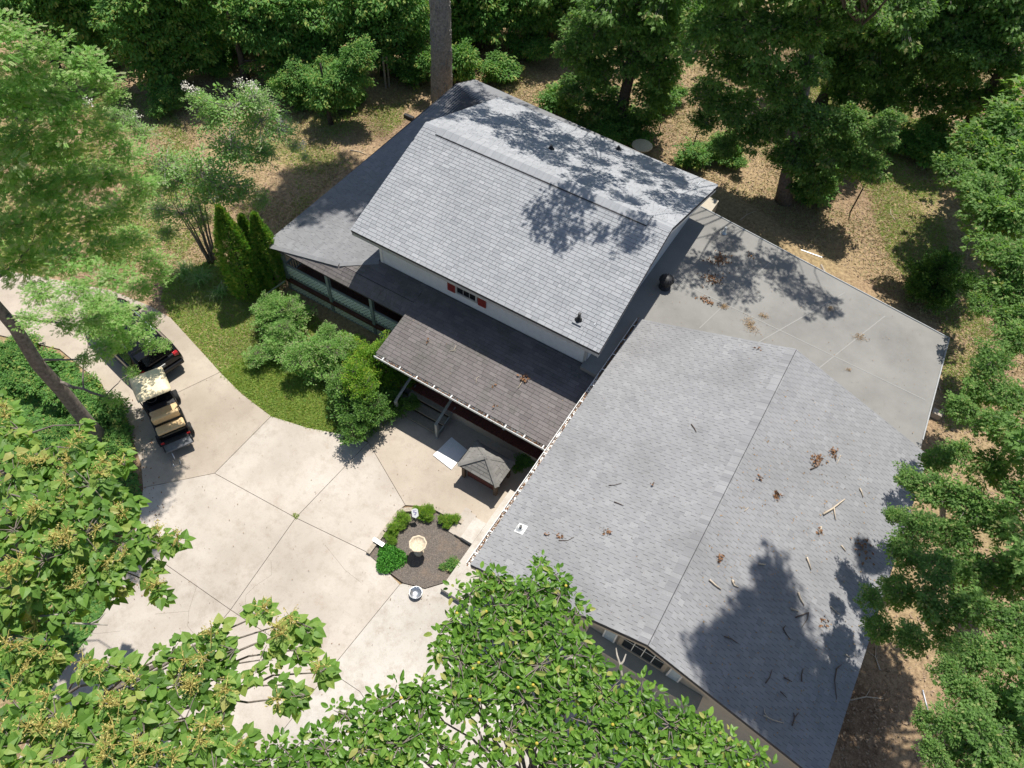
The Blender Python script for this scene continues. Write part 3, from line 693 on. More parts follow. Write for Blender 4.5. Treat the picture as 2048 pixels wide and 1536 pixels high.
# entry steps with rails
es = empty('entry_steps', (-10.4, 12.4, 0), 'wooden porch steps with two grey handrails by the round shrub', 'steps')
eo = (-10.4, 12.4, 0); sx0, sx1 = -11.15, -9.25
for i in range(3):
    MB(eo).box(sx0, sx1, 11.62+.38*i, 11.62+.38*i+.36, .2+.155*i-.045, .2+.155*i).build('tread', MT['tread'], es)
    MB(eo).box(sx0+.03, sx1-.03, 11.70+.38*i, 11.72+.38*i, .05+.155*max(i-1, 0)*1.0, .15+.155*i).build('riser', MT['stain_wood'], es)
for xx in (sx0+.02, sx1-.02):
    MB(eo).box(xx-.05, xx+.05, 11.52, 11.62, .05, 1.02).build('post', MT['rail_paint'], es)
    MB(eo).tube([(xx, 11.5, 1.0), (xx, 12.9, 1.5)], .055, 4).build('handrail', MT['rail_paint'], es)
    MB(eo).prism([(xx-.02, 11.6, .2), (xx+.02, 11.6, .2), (xx+.02, 12.8, .6), (xx-.02, 12.8, .6)], .2).build('stringer', MT['rail_paint'], es)
# roof furniture
def on_main(x, y):
    d = ray(x, y); k_ = mf; t = ((ZE-k_*YF)-H)/(d[2]-k_*d[1]); return CAMP+t*d
def on_main_back(x, y):
    d = ray(x, y); t = ((ZR-mbk*YR)-H)/(d[2]-mbk*d[1]); return CAMP+t*d
def vent(p, parent, off, h=.34, r=.055, base='dark_metal', collar=True):
    s = MB(off).tube([p, p+(0, 0, h)], r, 12); o = s.build('vent_pipe', MT['black_plastic'], parent)
    if collar: MB(off).lathe([(.14, .02), (.13, .03), (.085, .1), (.07, .13)], p, 14).build('flashing', MT[base], o)
    return o
vent(on_main(1157, 640), house, HL)
vent(on_main_back(1102, 299), house, HL, .2, .05); vent(on_main_back(1236, 300), house, HL, .2, .05)
p = on_main(1157, 643); piece(hb().box(p[0]-.17, p[0]+.17, p[1]-.16, p[1]+.2, p[2]-.02, p[2]+.03), 'flashing_sheet', 'roof_main', house)
p = on_flat(1448, 466); o = vent(p, house, HL, .3, .05, 'silver'); o.data.materials[0] = MT['white_paint']; o['label'] = 'pale vent pipe at the back edge of the flat roof'
p = on_flat(1329, 574)
fan = piece(hb().lathe([(.24, 0), (.24, .04), (.16, .06), (.15, .26), (.24, .28), (.27, .34), (.26, .44), (.17, .54), (.05, .58)], p, 22), 'turbine_vent', 'black_plastic', house, smooth=True)
for k in range(14):
    an = k*2*math.pi/14; c_, s_ = math.cos(an), math.sin(an)
    piece(hb().tube([(p[0]+.27*c_, p[1]+.27*s_, p[2]+.33), (p[0]+.285*c_, p[1]+.285*s_, p[2]+.41), (p[0]+.2*c_, p[1]+.2*s_, p[2]+.53)], .014, 4), 'fin', 'dark_metal', fan)
# ============================================================ GARAGE
KX = .976
GL, GRX, GR, GB, GF, GZ, GZR = -4.613, .687, 5.957, 18.22, 6.875, 3.504, 5.424
GO = (.7, 12, 0)
garage = empty('garage', GO, 'tan sided garage wing with dark grey gabled roof littered with sticks', 'garage')
def gb(): return MB(GO)
lg = math.hypot(GRX-GL, GZR-GZ); lg2 = math.hypot(GR-GRX, GZR-GZ)
groof = gb().prism([(GL, GF, GZ), (GRX, GF, GZR), (GRX, GB, GZR), (GL, GB, GZ)], .13).prism([(GRX, GF, GZR), (GR, GF, GZ), (GR, GB, GZ), (GRX, GB, GZR)], .13)
groof = piece(groof, 'roof', 'joint', garage)
it = shingle_list((GL-.02, GB, GZ), (0, -1, 0), (GRX-GL, 0, GZR-GZ), [(0, 0), (GB-GF, 0), (GB-GF, lg), (0, lg)], .17, .21, 'weave', .009)
it2 = shingle_list((GR+.02, GF, GZ), (0, 1, 0), (GRX-GR, 0, GZR-GZ), [(0, 0), (GB-GF, 0), (GB-GF, lg2), (0, lg2)], .155, .20, 'brick', .008)
for q in it: q
lay_shingles(groof, [(a, b, c, d, e, .5+(f-.5)*.6) for a, b, c, d, e, f in it], MT['roof_garage'], 150, GO)
lay_shingles(groof, [(a, b, c, d, e, .42+(f-.5)*.6) for a, b, c, d, e, f in it2], MT['roof_garage'], 140, GO)  # same shingles, right slope toned darker to stand in for its weaker light
y = GF; k = 0; mg = (GZR-GZ)/(GRX-GL); mg2 = (GZR-GZ)/(GR-GRX)
while y < GB-.02:
    y1 = min(y+.14, GB); z = GZR+.03+.004*(k % 2)
    s = gb().prism([(GRX, y, z), (GRX, y1, z), (GRX-.27, y1, z-.27*mg), (GRX-.27, y, z-.27*mg)], .015).prism([(GRX+.02, y, z-.012), (GRX+.02, y1, z-.012), (GRX+.06, y1, z-.06*mg2-.005), (GRX+.06, y, z-.06*mg2-.005)], .012)
    o = piece(s, 'ridge_cap', 'roof_garage', groof); at = o.data.attributes.new('tone', 'FLOAT', 'POINT'); at.data.foreach_set('value', [min(1, max(0, random.gauss(.5, .3)))]*len(o.data.vertices))
    y += .143; k += 1
piece(gb().box(GL+.35, GR-.35, GF+.45, GB-.4, 0, GZ-.12), 'wall', 'siding_tan', garage)
# gable siding boards on the front wall
yw2 = GF+.45; z = .3
while z < GZR-.3:
    z1 = z+.112; hw = lambda zz: min(GRX-GL-.35, (GZR-.16-zz)/mg)
    a, b_ = hw(z), hw(z1)
    if b_ > .05:
        s = gb().add([(GRX-a, yw2-.03, z), (GRX+a, yw2-.03, z), (GRX+b_, yw2-.012, z1-.004), (GRX-b_, yw2-.012, z1-.004), (GRX-a, yw2, z), (GRX+a, yw2, z), (GRX+b_, yw2, z1), (GRX-b_, yw2, z1)],
                     [(0,1,2,3),(0,4,5,1),(3,2,6,7),(7,6,5,4),(0,3,7,4),(1,5,6,2)])
        piece(s, 'siding_board', 'siding_tan', garage)
    z += .112
for sg in (-1, 1):
    s = gb(); x2 = GL if sg < 0 else GR
    s.prism([(GRX, GF+.02, GZR-.13), (x2, GF+.02, GZ-.13), (x2, GF+.05, GZ-.13), (GRX, GF+.05, GZR-.13)], .16)
    piece(s, 'rake_board', 'siding_tan', garage)
yf_ = yw2-.035
wa, wb = AY(1248, 1293, yf_), AY(1308, 1343, yf_)
wxc = (wa[0]+wb[0])/2; wwd = max(1.2, abs(wb[0]-wa[0])); wzt = GZR-1.05
MT['trim_tan'] = plain('trim_tan', (.32, .28, .22), .7, 0, .1)
window(garage, wxc, wwd, wzt-1.0, wzt, yf_, 4, 2, GO, 'trim_tan', .12)
for sg in (-1, 1):
    xs = wxc+sg*(wwd/2+.38); s = gb().box(xs-.19, xs+.19, yf_-.06, yf_, wzt-1.15, wzt+.15)
    shp = piece(s, 'shutter', 'trim_blue', garage); s = gb()
    for dx_ in (-.165, .165): s.box(xs+dx_-.02, xs+dx_+.02, yf_-.08, yf_-.061, wzt-1.1, wzt+.1)
    piece(s, 'shutter_rail', 'white_paint', shp)
piece(gb().box(wxc-1.6, wxc+1.9, yf_-.42, yf_, wzt-1.32, wzt-1.22), 'ledge', 'siding_tan', garage)
gutter((GL-.02, GB, GZ-.02), (GL-.02, GF, GZ-.02), (-1, 0, 0), GO, garage, nh=14)
piece(gb().box(GL, GL+.03, GF+.02, GB, GZ-.22, GZ-.133), 'fascia', 'trim_grey', garage)
def on_gl(x, y):
    d = ray(x, y); t = (GZ-mg*GL-H)/(d[2]-mg*d[0]); return CAMP+t*d
def on_gr(x, y):
    d = ray(x, y); t = (GZ+mg2*GR-H)/(d[2]+mg2*d[0]); return CAMP+t*d
p = on_gl(1041, 1058); o = vent(p, garage, GO, .2, .045, 'white_paint'); o['label'] = 'short vent pipe with white square flashing'
sN = np.array([1, 0, mg])/math.hypot(1, mg)
piece(gb().prism([p+sN*.17+(0, .16, .03), p+sN*.17+(0, -.16, .03), p-sN*.14+(0, -.16, .03), p-sN*.14+(0, .16, .03)], .01), 'flashing_sheet', 'white_plastic', garage)
# ============================================================ WELL HOUSE
kc = [A(*q, 1.0) for q in ((915, 926), (992, 976), (1032, 925), (953, 883))]; kz = 1.0
ko = tuple(np.mean(kc, 0)*np.array([1, 1, 0]))
kx0, kx1 = (kc[0][0]+kc[3][0])/2, (kc[1][0]+kc[2][0])/2; ky0, ky1 = (kc[0][1]+kc[1][1])/2, (kc[2][1]+kc[3][1])/2
kiosk = empty('well_house', ko, 'low wooden well cover with hipped shingle roof beside the brick porch edge', 'well cover')
cxk, cyk = (kx0+kx1)/2, (ky0+ky1)/2; apex = np.array([cxk, cyk, kz+.5])
cn = [np.array(q) for q in ((kx0, ky0, kz), (kx1, ky0, kz), (kx1, ky1, kz), (kx0, ky1, kz))]
s = MB(ko)
for i in range(4): s.add([cn[i], cn[(i+1) % 4], apex, cn[i]-(0, 0, .08), cn[(i+1) % 4]-(0, 0, .08)], [(0, 1, 2), (0, 3, 4, 1)])
s.add([c_-np.array((0, 0, .08)) for c_ in cn], [(3, 2, 1, 0)])
kr = s.build('roof', MT['joint_brown'], kiosk); items = []
for i in range(4):
    a, b_ = cn[i], cn[(i+1) % 4]; U_ = b_-a; Lu = np.linalg.norm(U_); mid = (a+b_)/2; V_ = apex-mid; Lv = np.linalg.norm(V_)
    items += shingle_list(a, U_, V_, [(0, 0), (Lu, 0), (Lu/2, Lv)], .125, .28)
lay_shingles(kr, items, MT['roof_kiosk'], 400, ko)
for i in range(4): caps(cn[i], apex-np.array((0, 0, .0)), 'hip_cap', 'roof_kiosk', kr, ko, .09, .12, (.25, .25))
for sx in (kx0+.16, kx1-.16):
    for sy in (ky0+.16, ky1-.16): MB(ko).box(sx-.06, sx+.06, sy-.06, sy+.06, .05, kz-.06).build('post', MT['stain_wood'], kiosk)
MB(ko).box(kx0+.25, kx1-.25, ky0+.25, ky1-.25, .05, .65).build('brick_curb', MT['brick_red'], kiosk)
MB(ko).box(kx0+.08, kx1-.08, ky0+.08, ky0+.15, kz-.16, kz-.07).box(kx0+.08, kx1-.08, ky1-.15, ky1-.08, kz-.16, kz-.07).build('beam', MT['stain_wood'], kiosk)
P = [A(*q, .1) for q in ((866, 910), (903, 874), (935, 900), (903, 939))]
tag(MB(P[0]).prism(P, .04).build('white_panel', MT['white_plastic']), 'flat white square board lying on the concrete beside the well cover', 'board')
# ============================================================ PLANTING BED
bed = [A(*q, .1) for q in bedpix]
tag(MB().prism([(q[0], q[1], .09) for q in bed], .1).build('mulch_bed', MT['mulch']), 'bark mulch soil inside the planting bed', kind='structure')
kerb = empty('bed_edging', A(800, 1100), 'weathered timber edging around the bird bath bed', 'edging'); kof = A(800, 1100)
kb = [A(*q, .2) for q in bedpix[:4]]
for i in range(3):
    p, q = kb[i], kb[i+1]; d_ = unit(q-p); sd_ = np.array([-d_[1], d_[0], 0])*.075; n = max(1, int(np.linalg.norm(q-p)/.75))
    for j in range(n):
        a = p+(q-p)*(j/n+.008); b_ = p+(q-p)*((j+1)/n-.008); h_ = np.array((0, 0, random.uniform(-.02, .02)))
        MB(kof).prism([a+sd_+h_, b_+sd_+h_, b_-sd_+h_, a-sd_+h_], .18).build('timber', MT['timber'], kerb)
bp = A(838, 1104, .1); bb = empty('bird_bath', bp, 'cream stone bird bath with scalloped rim on a fluted pedestal', 'bird bath')
wob = lambda k, i: 1+.035*math.cos(k*2*math.pi/36*9)
MB(bp).lathe([(.17, 0), (.17, .05), (.10, .09), (.085, .3), (.10, .52), (.14, .56)], bp, 18, lambda k, i: 1+.04*math.cos(k*math.pi)).build('pedestal', MT['stone_cream'], bb, True)
MB(bp).lathe([(.12, .555), (.22, .60), (.295, .665), (.30, .70), (.285, .712), (.24, .695), (.235, .67), (.15, .635), (.14, .632), (.02, .63)], bp, 36, wob).build('bowl', MT['stone_cream'], bb, True)
def shrub(name, label, px, rpx, kind, z=None, n=3, group=None, cat='shrub', squash=.8, stems=True, hmul=1.):
    """low shrub made of a few boughs over short stems"""
    b = A(*px); rr = rpx*rng(b)/F; root = empty(name, b, label, cat, group); mb = MB()
    n = int(n*1.5)
    for k in range(n):
        q = np.array([0, 0, rr*.55*hmul]) if k == 0 else np.array([*(RNG.normal(size=2)*rr*.5), rr*random.uniform(.3, 1.05)*hmul])
        s = rr/BR[kind]*(.8 if k == 0 else random.uniform(.35, .62))
        link('bough', random.choice(BOUGH[kind]), root, q, (random.uniform(-.2, .2), random.uniform(-.2, .2), random.uniform(0, 6.28)), (s, s, s*squash*hmul))
        mb.tube(curve_pts((random.uniform(-.05, .05), random.uniform(-.05, .05), -.03), q, 4), [.03, .026, .02, .016, .012], 5)
    mb.build('stem', MT['bark_grey'], root, True); return root
def tuft_mesh(n, L, wd, mat, lean=.8, up=.9):
    an = RNG.random(n)*6.28; d = np.stack([np.cos(an)*lean*RNG.random(n), np.sin(an)*lean*RNG.random(n), np.full(n, up)], 1)
    P = np.stack([np.cos(an), np.sin(an), an*0], 1)*RNG.random((n, 1))*.06
    V, T, t = scatter('small', P, d, RNG.normal(size=(n, 3)), L*RNG.uniform(.6, 1.1, n)); V = V.copy()
    return np_mesh('tuft', V, T, t, [mat])
for k, (x, y, r_, lab) in enumerate(((806, 1043, 20, 'yellow green shrub at the upper left edge of the bed, left of the white sign'), (852, 1032, 21, 'tallest green shrub of the bed, right of the white sign'), (899, 1045, 18, 'shrub alone by the steps corner of the bed'), (783, 1074, 16, 'small yellow green shrub next to the green ground cover'))):
    shrub('bed_shrub', lab, (x, y), r_, 'lime', n=4, group='shrubs along the bed edge', hmul=1.25)
shrub('hydrangea', 'broad leaved green plant at the walkway corner of the bed', (905, 1132), 19, 'bush', n=3, cat='plant')
n = 2600; c_ = A(781, 1118, .1); th = RNG.random(n)*6.28; rr = np.sqrt(RNG.random(n))*(.5+.09*np.sin(3*th)); P = np.stack([c_[0]+rr*np.cos(th)*.95, c_[1]+rr*np.sin(th)*.95, np.full(n, .1)+RNG.random(n)*.14*(1-rr*.9)], 1)
P = P[[True]*n]
V, T, t = scatter('small', P-c_, np.array([0, 0, .5])+RNG.normal(size=(n, 3)), np.array([0, 0, 1.])+RNG.normal(size=(n, 3))*.6, RNG.uniform(.06, .11, n))
o = link('ground_cover', np_mesh('ground_cover', V, T, t, [MT['clover']]), None, c_); tag(o, 'mat of bright green creeping ground cover in the bed', kind='stuff')
# small sign
sp = A(832, 1040, .1); sg = empty('yard_sign', sp, 'small white yard sign with violet print between two bed shrubs', 'sign')
MB(sp).tube([sp, sp+(0, 0, .5)], .018, 6).build('stake', MT['silver'], sg)
nv = unit(CAMP-sp); rt = unit(np.cross((0, 0, 1), nv)); upv = unit(np.cross(nv, rt)*.9+np.array((0, 0, .3))); ctr = sp+(0, 0, .52)
nn = unit(np.cross(rt, upv))
pl = [ctr+rt*a+upv*b_ for a, b_ in ((-.11, -.1), (0, -.17), (.11, -.1), (.11, .12), (.05, .17), (-.05, .17), (-.11, .12))]
MB(sp).prism(pl, .012, tuple(-nn*.012)).build('panel', MT['white_plastic'], sg)
s = MB(sp)
for a0, a1, b0, b1 in ((-.05, -.01, .03, .09), (.0, .05, -.01, .05), (-.03, .02, -.06, -.02), (-.06, .06, .105, .12)):
    s.prism([ctr+rt*a+upv*b_+nn*.003 for a, b_ in ((a0, b0), (a1, b0), (a1, b1), (a0, b1))], .002, tuple(-nn*.002))
s.build('print', MT['print_violet'], sg)
# solar lamp lying on edging, metal bowl
lp = A(757, 1085, .22); tag(MB(lp).box(lp[0]-.22, lp[0]+.22, lp[1]-.07, lp[1]+.07, lp[2]-.03, lp[2]+.05, None).build('metal_box', MT['silver']), 'shiny narrow metal box lying on the bed timber', 'box')
bo = A(832, 1188, .06); o = MB(bo).lathe([(.17, 0), (.19, .02), (.205, .13), (.22, .14), (.22, .15), (.195, .145), (.18, .04), (.02, .035)], bo, 28).build('metal_bowl', MT['silver'], None, True)
tag(o, 'round steel bowl standing on the bright concrete below the bed', 'bowl')
# ============================================================ GOLF CART
r0, r1 = A(352, 858, .5), A(312, 760, .5); hd = unit((r1-r0)*np.array([1, 1, 0])); cz = math.atan2(hd[1], hd[0])
cpos = A(336, 838, .6)*np.array([1, 1, 0]); cpos[2] = .06
cart = empty('golf_cart', cpos, 'dark golf cart with tan seats and cream canopy parked on the driveway', 'golf cart', rz=cz)
def cbx(name, mat, x0, x1, y0, y1, z0, z1, bevel=.03, parent=cart): return MB().box(x0, x1, y0, y1, z0, z1).build(name, MT[mat], parent, bevel=bevel)
cbx('floor', 'black_plastic', -.95, 1.35, -.5, .5, .26, .36, .02)
s = MB().box(-.75, .25, -.56, .56, .36, .66); s.build('body', MT['car_paint'], cart, bevel=.06)
s = MB(); s.add([(1.0, -.5, .36), (1.75, -.42, .3), (1.75, .42, .3), (1.0, .5, .36), (1.05, -.48, .92), (1.68, -.36, .62), (1.68, .36, .62), (1.05, .48, .92)], [(3,2,1,0),(4,5,6,7),(0,1,5,4),(1,2,6,5),(2,3,7,6),(3,0,4,7)])
s.build('front_cowl', MT['car_paint'], cart, bevel=.06)
cbx('seat', 'tan_vinyl', -.02, .42, -.5, .5, .68, .80, .05)
o = cbx('seat_back', 'tan_vinyl', -.2, -.06, -.48, .48, .85, 1.22, .05); o.rotation_euler = (0, -.12, 0)
cbx('rear_seat', 'tan_vinyl', -.72, -.34, -.5, .5, .68, .80, .05)
cbx('rear_footplate', 'trim_footplate', -1.33, -.98, -.52, .52, .36, .44, .04)
cbx('rear_well', 'black_plastic', -.98, -.72, -.48, .48, .3, .34, .01)
for y in (-.5, .5):
    MB().tube([(-.75, y, .5), (-1.1, y, .52), (-1.3, y, .44)], .025, 6).build('frame_rail', MT['dark_metal'], cart, True)
    MB().tube([(-.3, y, .7), (-.28, y, 1.05), (-.1, y, 1.1)], .02, 6).build('grab_rail', MT['dark_metal'], cart, True)
s = MB().tube([(-1.5, .45, .1), (-1.78, .45, .12), (-1.78, .2, .12), (-1.5, .2, .1)], .02, 6).tube([(-1.2, .33, .3), (-1.5, .33, .1)], .02, 6)
s.build('drop_step', MT['silver'], cart, True)
cr_ = MB(); grid = 9; top = 1.86
vs = []; fs = []
for i in range(grid):
    for j in range(grid):
        u_, v_ = i/(grid-1)*2-1, j/(grid-1)*2-1; r8 = (abs(u_)**6+abs(v_)**6); vs.append((.78+u_*.62*(1-.03*abs(v_)**6), v_*.6*(1-.03*abs(u_)**6), top-.06*min(1, r8)+.03*(1-u_*u_)*(1-v_*v_)))
for i in range(grid-1):
    for j in range(grid-1): fs.append((i*grid+j, (i+1)*grid+j, (i+1)*grid+j+1, i*grid+j+1))
cr_.add(vs, fs); o = cr_.build('canopy', MT['cart_roof'], cart, True); md = o.modifiers.new('t', 'SOLIDIFY'); md.thickness = .04
for y in (-.52, .52):
    MB().tube([(.22, y, .6), (.2, y, 1.8)], .022, 8).build('canopy_strut', MT['dark_metal'], cart, True)
    MB().tube([(1.2, y*.9, .8), (1.25, y, 1.8)], .022, 8).build('canopy_strut', MT['dark_metal'], cart, True)
    for x in (-.55, 1.15):
        c_ = (x, y*1.03, .235); wh = MB(); wh.tube([(c_[0], c_[1]-.1, c_[2]), (c_[0], c_[1]-.09, c_[2]), (c_[0], c_[1]+.09, c_[2]), (c_[0], c_[1]+.1, c_[2])], [.19, .235, .235, .19], 20)
        wo = wh.build('wheel', MT['tyre'], cart, True); MB().tube([(c_[0], c_[1]-.105, c_[2]), (c_[0], c_[1]+.105, c_[2])], .12, 14).build('rim', MT['silver'], wo)
    MB().box(-1.0, -.95, y*.9-.06, y*.9+.06, .52, .6).build('tail_light', MT['tail_red'], cart, bevel=.01)
s = MB(); R_ = .17
s.tube([(.78+.6*R_*math.cos(a)*.5, .22+R_*math.sin(a), 1.02+R_*math.cos(a)*.8) for a in np.linspace(0, 6.283, 17)], .016, 6, False).tube([(1.1, .22, .8), (.78, .22, 1.02)], .02, 6)
s.build('steering_wheel', MT['black_plastic'], cart, True)
MB().add([(1.2, -.5, .9), (1.2, .5, .9), (1.27, .5, 1.78), (1.27, -.5, 1.78)], [(0, 1, 2, 3)]).build('windscreen', MT['glass'], cart).modifiers.new('t', 'SOLIDIFY').thickness = .01
# ============================================================ SUV
e0, e1 = A(314, 705, 1.), A(215, 610, 1.); hd = unit((e1-e0)*np.array([1, 1, 0])); cz = math.atan2(hd[1], hd[0])
spos = A(258, 668, 1.0)*np.array([1, 1, 0]); spos[2] = .06
suv = empty('suv', spos, 'black sport utility vehicle half hidden under overhanging leaves, its rear to the golf cart', 'car', rz=cz)
# body loft, x forward, sections (x, half width, sill z, belt z)
st_ = [(-2.2, .78, .42, .82), (-2.12, .88, .34, .98), (-1.6, .93, .28, 1.02), (0, .95, .27, 1.02), (1.1, .94, .27, 1.0), (1.75, .92, .3, .96), (2.15, .84, .36, .84), (2.28, .7, .44, .72)]
vs = []; fs = []; m_ = 10
for x, hw_, z0, z1 in st_:
    ring = [(-hw_*.9, z0), (-hw_, z0+.12), (-hw_*1.0, (z0+z1)/2), (-hw_*.97, z1-.06), (-hw_*.88, z1), (hw_*.88, z1), (hw_*.97, z1-.06), (hw_, (z0+z1)/2), (hw_, z0+.12), (hw_*.9, z0)]
    vs += [(x, a, b_) for a, b_ in ring]
for i in range(len(st_)-1):
    for j in range(m_): fs.append((i*m_+j, (i+1)*m_+j, (i+1)*m_+(j+1) % m_, i*m_+(j+1) % m_))
fs += [tuple(range(m_)), tuple(range(len(st_)*m_-1, (len(st_)-1)*m_-1, -1))]
MB().add(vs, fs).build('body', MT['car_paint'], suv, True, .02)
cab = [(-2.02, .78, 1.0, .7, 1.03), (-1.78, .82, 1.0, .66, 1.52), (-1.45, .84, 1.0, .64, 1.66), (-.2, .86, 1.0, .64, 1.70), (.55, .86, 1.0, .62, 1.62), (1.25, .84, 1.0, .7, 1.03)]
vs = []; fs = []
for x, hb_, zb_, ht_, zt_ in cab: vs += [(x, -hb_, zb_), (x, -ht_-.02, zt_-.08), (x, -ht_+.08, zt_), (x, ht_-.08, zt_), (x, ht_+.02, zt_-.08), (x, hb_, zb_)]
for i in range(5):
    for j in range(5): fs.append((i*6+j, (i+1)*6+j, (i+1)*6+j+1, i*6+j+1))
fs += [tuple(range(6)), tuple(range(35, 29, -1))]
MB().add(vs, fs).build('cabin', MT['car_paint'], suv, True, .0)
MB().add([(-2.03, -.64, 1.07), (-2.03, .64, 1.07), (-1.82, .58, 1.49), (-1.82, -.58, 1.49)], [(0, 1, 2, 3), (3, 2, 1, 0)]).build('rear_window', MT['glass'], suv)
MB().add([(1.235, -.68, 1.09), (1.235, .68, 1.09), (.66, .58, 1.6), (.66, -.58, 1.6)], [(0, 1, 2, 3)]).build('windscreen', MT['glass'], suv)
for sgn in (-1, 1):
    for xa, xb in ((-1.7, -.75), (-.68, .1), (.17, .85)):
        MB().add([(xa, sgn*.845, 1.07), (xb, sgn*.858, 1.07), (xb-.05*(xb > .5)*4, sgn*.69, 1.52), (xa+.12*(xa < -1), sgn*.68, 1.52)], [(0, 1, 2, 3), (3, 2, 1, 0)]).build('side_window', MT['glass'], suv)
    MB().box(-2.17, -2.0, sgn*.70-.1, sgn*.70+.1, .78, 1.0).build('tail_light', MT['tail_red'], suv, bevel=.03)
    MB().tube([(-1.35, sgn*.6, 1.72), (-.9, sgn*.6, 1.76), (.1, sgn*.6, 1.76), (.4, sgn*.6, 1.68)], .02, 6).build('roof_rail', MT['silver'], suv, True)
    MB().box(.75, .95, sgn*.98-.1, sgn*.98+.1, .98, 1.12).build('mirror', MT['car_paint'], suv, bevel=.04)
    for x in (-1.35, 1.42):
        wh = MB().tube([(x, sgn*.8-.12, .34), (x, sgn*.8-.1, .34), (x, sgn*.8+.1, .34), (x, sgn*.8+.13, .34)], [.28, .345, .345, .28], 24).build('wheel', MT['tyre'], suv, True)
        MB().tube([(x, sgn*.8-.13, .34), (x, sgn*.8+.14, .34)], .21, 16).build('rim', MT['silver'], wh)
MB().box(-2.3, -2.12, -.82, .82, .42, .62).build('rear_bumper', MT['car_paint'], suv, bevel=.05)
MB().box(-2.2, -2.16, -.16, .16, .72, .86).build('number_plate', MT['white_plastic'], suv)
MB().box(-2.06, -1.7, -.62, .62, 1.55, 1.60).build('spoiler', MT['car_paint'], suv, bevel=.02)
# ============================================================ PERSON
pf_ = A(160, 1322, .06); hd = unit((A(160, 1318)-A(100, 1295))); person_o = empty('person', A(118, 1312)*np.array([1, 1, 0]), 'person in blue shorts and green shoes standing at the shaded drive edge under big leaves', 'person', rz=math.atan2(hd[1], hd[0]))
def skin_body(name, mat, verts, edges, rad, parent, rootv=0):
    me = bpy.data.meshes.new(name); me.from_pydata(verts, edges, []); me.materials.append(MT[mat]); o = link(name, me, parent)
    md = o.modifiers.new('skin', 'SKIN'); me.skin_vertices.new() if not me.skin_vertices else None
    for i, r_ in enumerate(rad): me.skin_vertices[0].data[i].radius = (r_, r_) if not isinstance(r_, tuple) else r_
    me.skin_vertices[0].data[rootv].use_root = True; md.use_smooth_shade = True
    ss = o.modifiers.new('sub', 'SUBSURF'); ss.levels = 1; ss.render_levels = 2; return o
V = [(0, 0, .95), (-.02, 0, 1.2), (0, 0, 1.42), (.02, 0, 1.52), (.04, 0, 1.62), (.05, 0, 1.72),
     (0, .1, .9), (.12, .13, .5), (.06, .15, .08), (.2, .17, .04), (0, -.1, .9), (.02, -.16, .5), (-.1, -.2, .08), (.06, -.24, .04),
     (0, .2, 1.4), (.06, .27, 1.12), (.22, .24, .93), (0, -.2, 1.4), (.06, -.27, 1.12), (.22, -.24, .93)]
E_ = [(0, 1), (1, 2), (2, 3), (3, 4), (4, 5), (0, 6), (6, 7), (7, 8), (8, 9), (0, 10), (10, 11), (11, 12), (12, 13), (2, 14), (14, 15), (15, 16), (2, 17), (17, 18), (18, 19)]
Rr = [.14, .13, .14, .06, .085, .09, .1, .062, .04, .035, .1, .062, .04, .035, .06, .045, .035, .06, .045, .035]
skin_body('body', 'skin', V, E_, Rr, person_o)
skin_body('shorts', 'cloth_blue', [(0, 0, .98), (0, .1, .9), (.09, .125, .6), (0, -.1, .9), (.015, -.15, .6)], [(0, 1), (1, 2), (0, 3), (3, 4)], [.155, .125, .095, .125, .095], person_o)
skin_body('shirt', 'shirt', [(-.01, 0, 1.0), (-.02, 0, 1.2), (0, 0, 1.42), (0, .21, 1.38), (.03, .25, 1.22), (0, -.21, 1.38), (.03, -.25, 1.22)], [(0, 1), (1, 2), (2, 3), (3, 4), (2, 5), (5, 6)], [.165, .15, .16, .075, .062, .075, .062], person_o)
MB().lathe([(.0, -.02), (.095, .0), (.105, .06), (.08, .12), (.02, .14)], (.035, 0, 1.68), 14).build('hair', MT['hair'], person_o, True)
for y, x in ((.16, .1), (-.22, -.05)):
    s = MB(); s.tube([(x-.08, y, .05), (x, y, .055), (x+.1, y+(.02 if y > 0 else -.02), .045), (x+.18, y+(.03 if y > 0 else -.03), .035)], [.04, .05, .05, .03], 10); s.build('shoe', MT['shoe_green'], person_o, True)
    for sgy in (0, 1, 2, 3):
        MB().tube([(.24, (.24 if y > 0 else -.24)-.03+.02*sgy, .93), (.28, (.24 if y > 0 else -.24)-.035+.022*sgy, .88), (.27, (.24 if y > 0 else -.24)-.035+.022*sgy, .84)], [.011, .01, .007], 6).build('finger', MT['skin'], person_o, True)
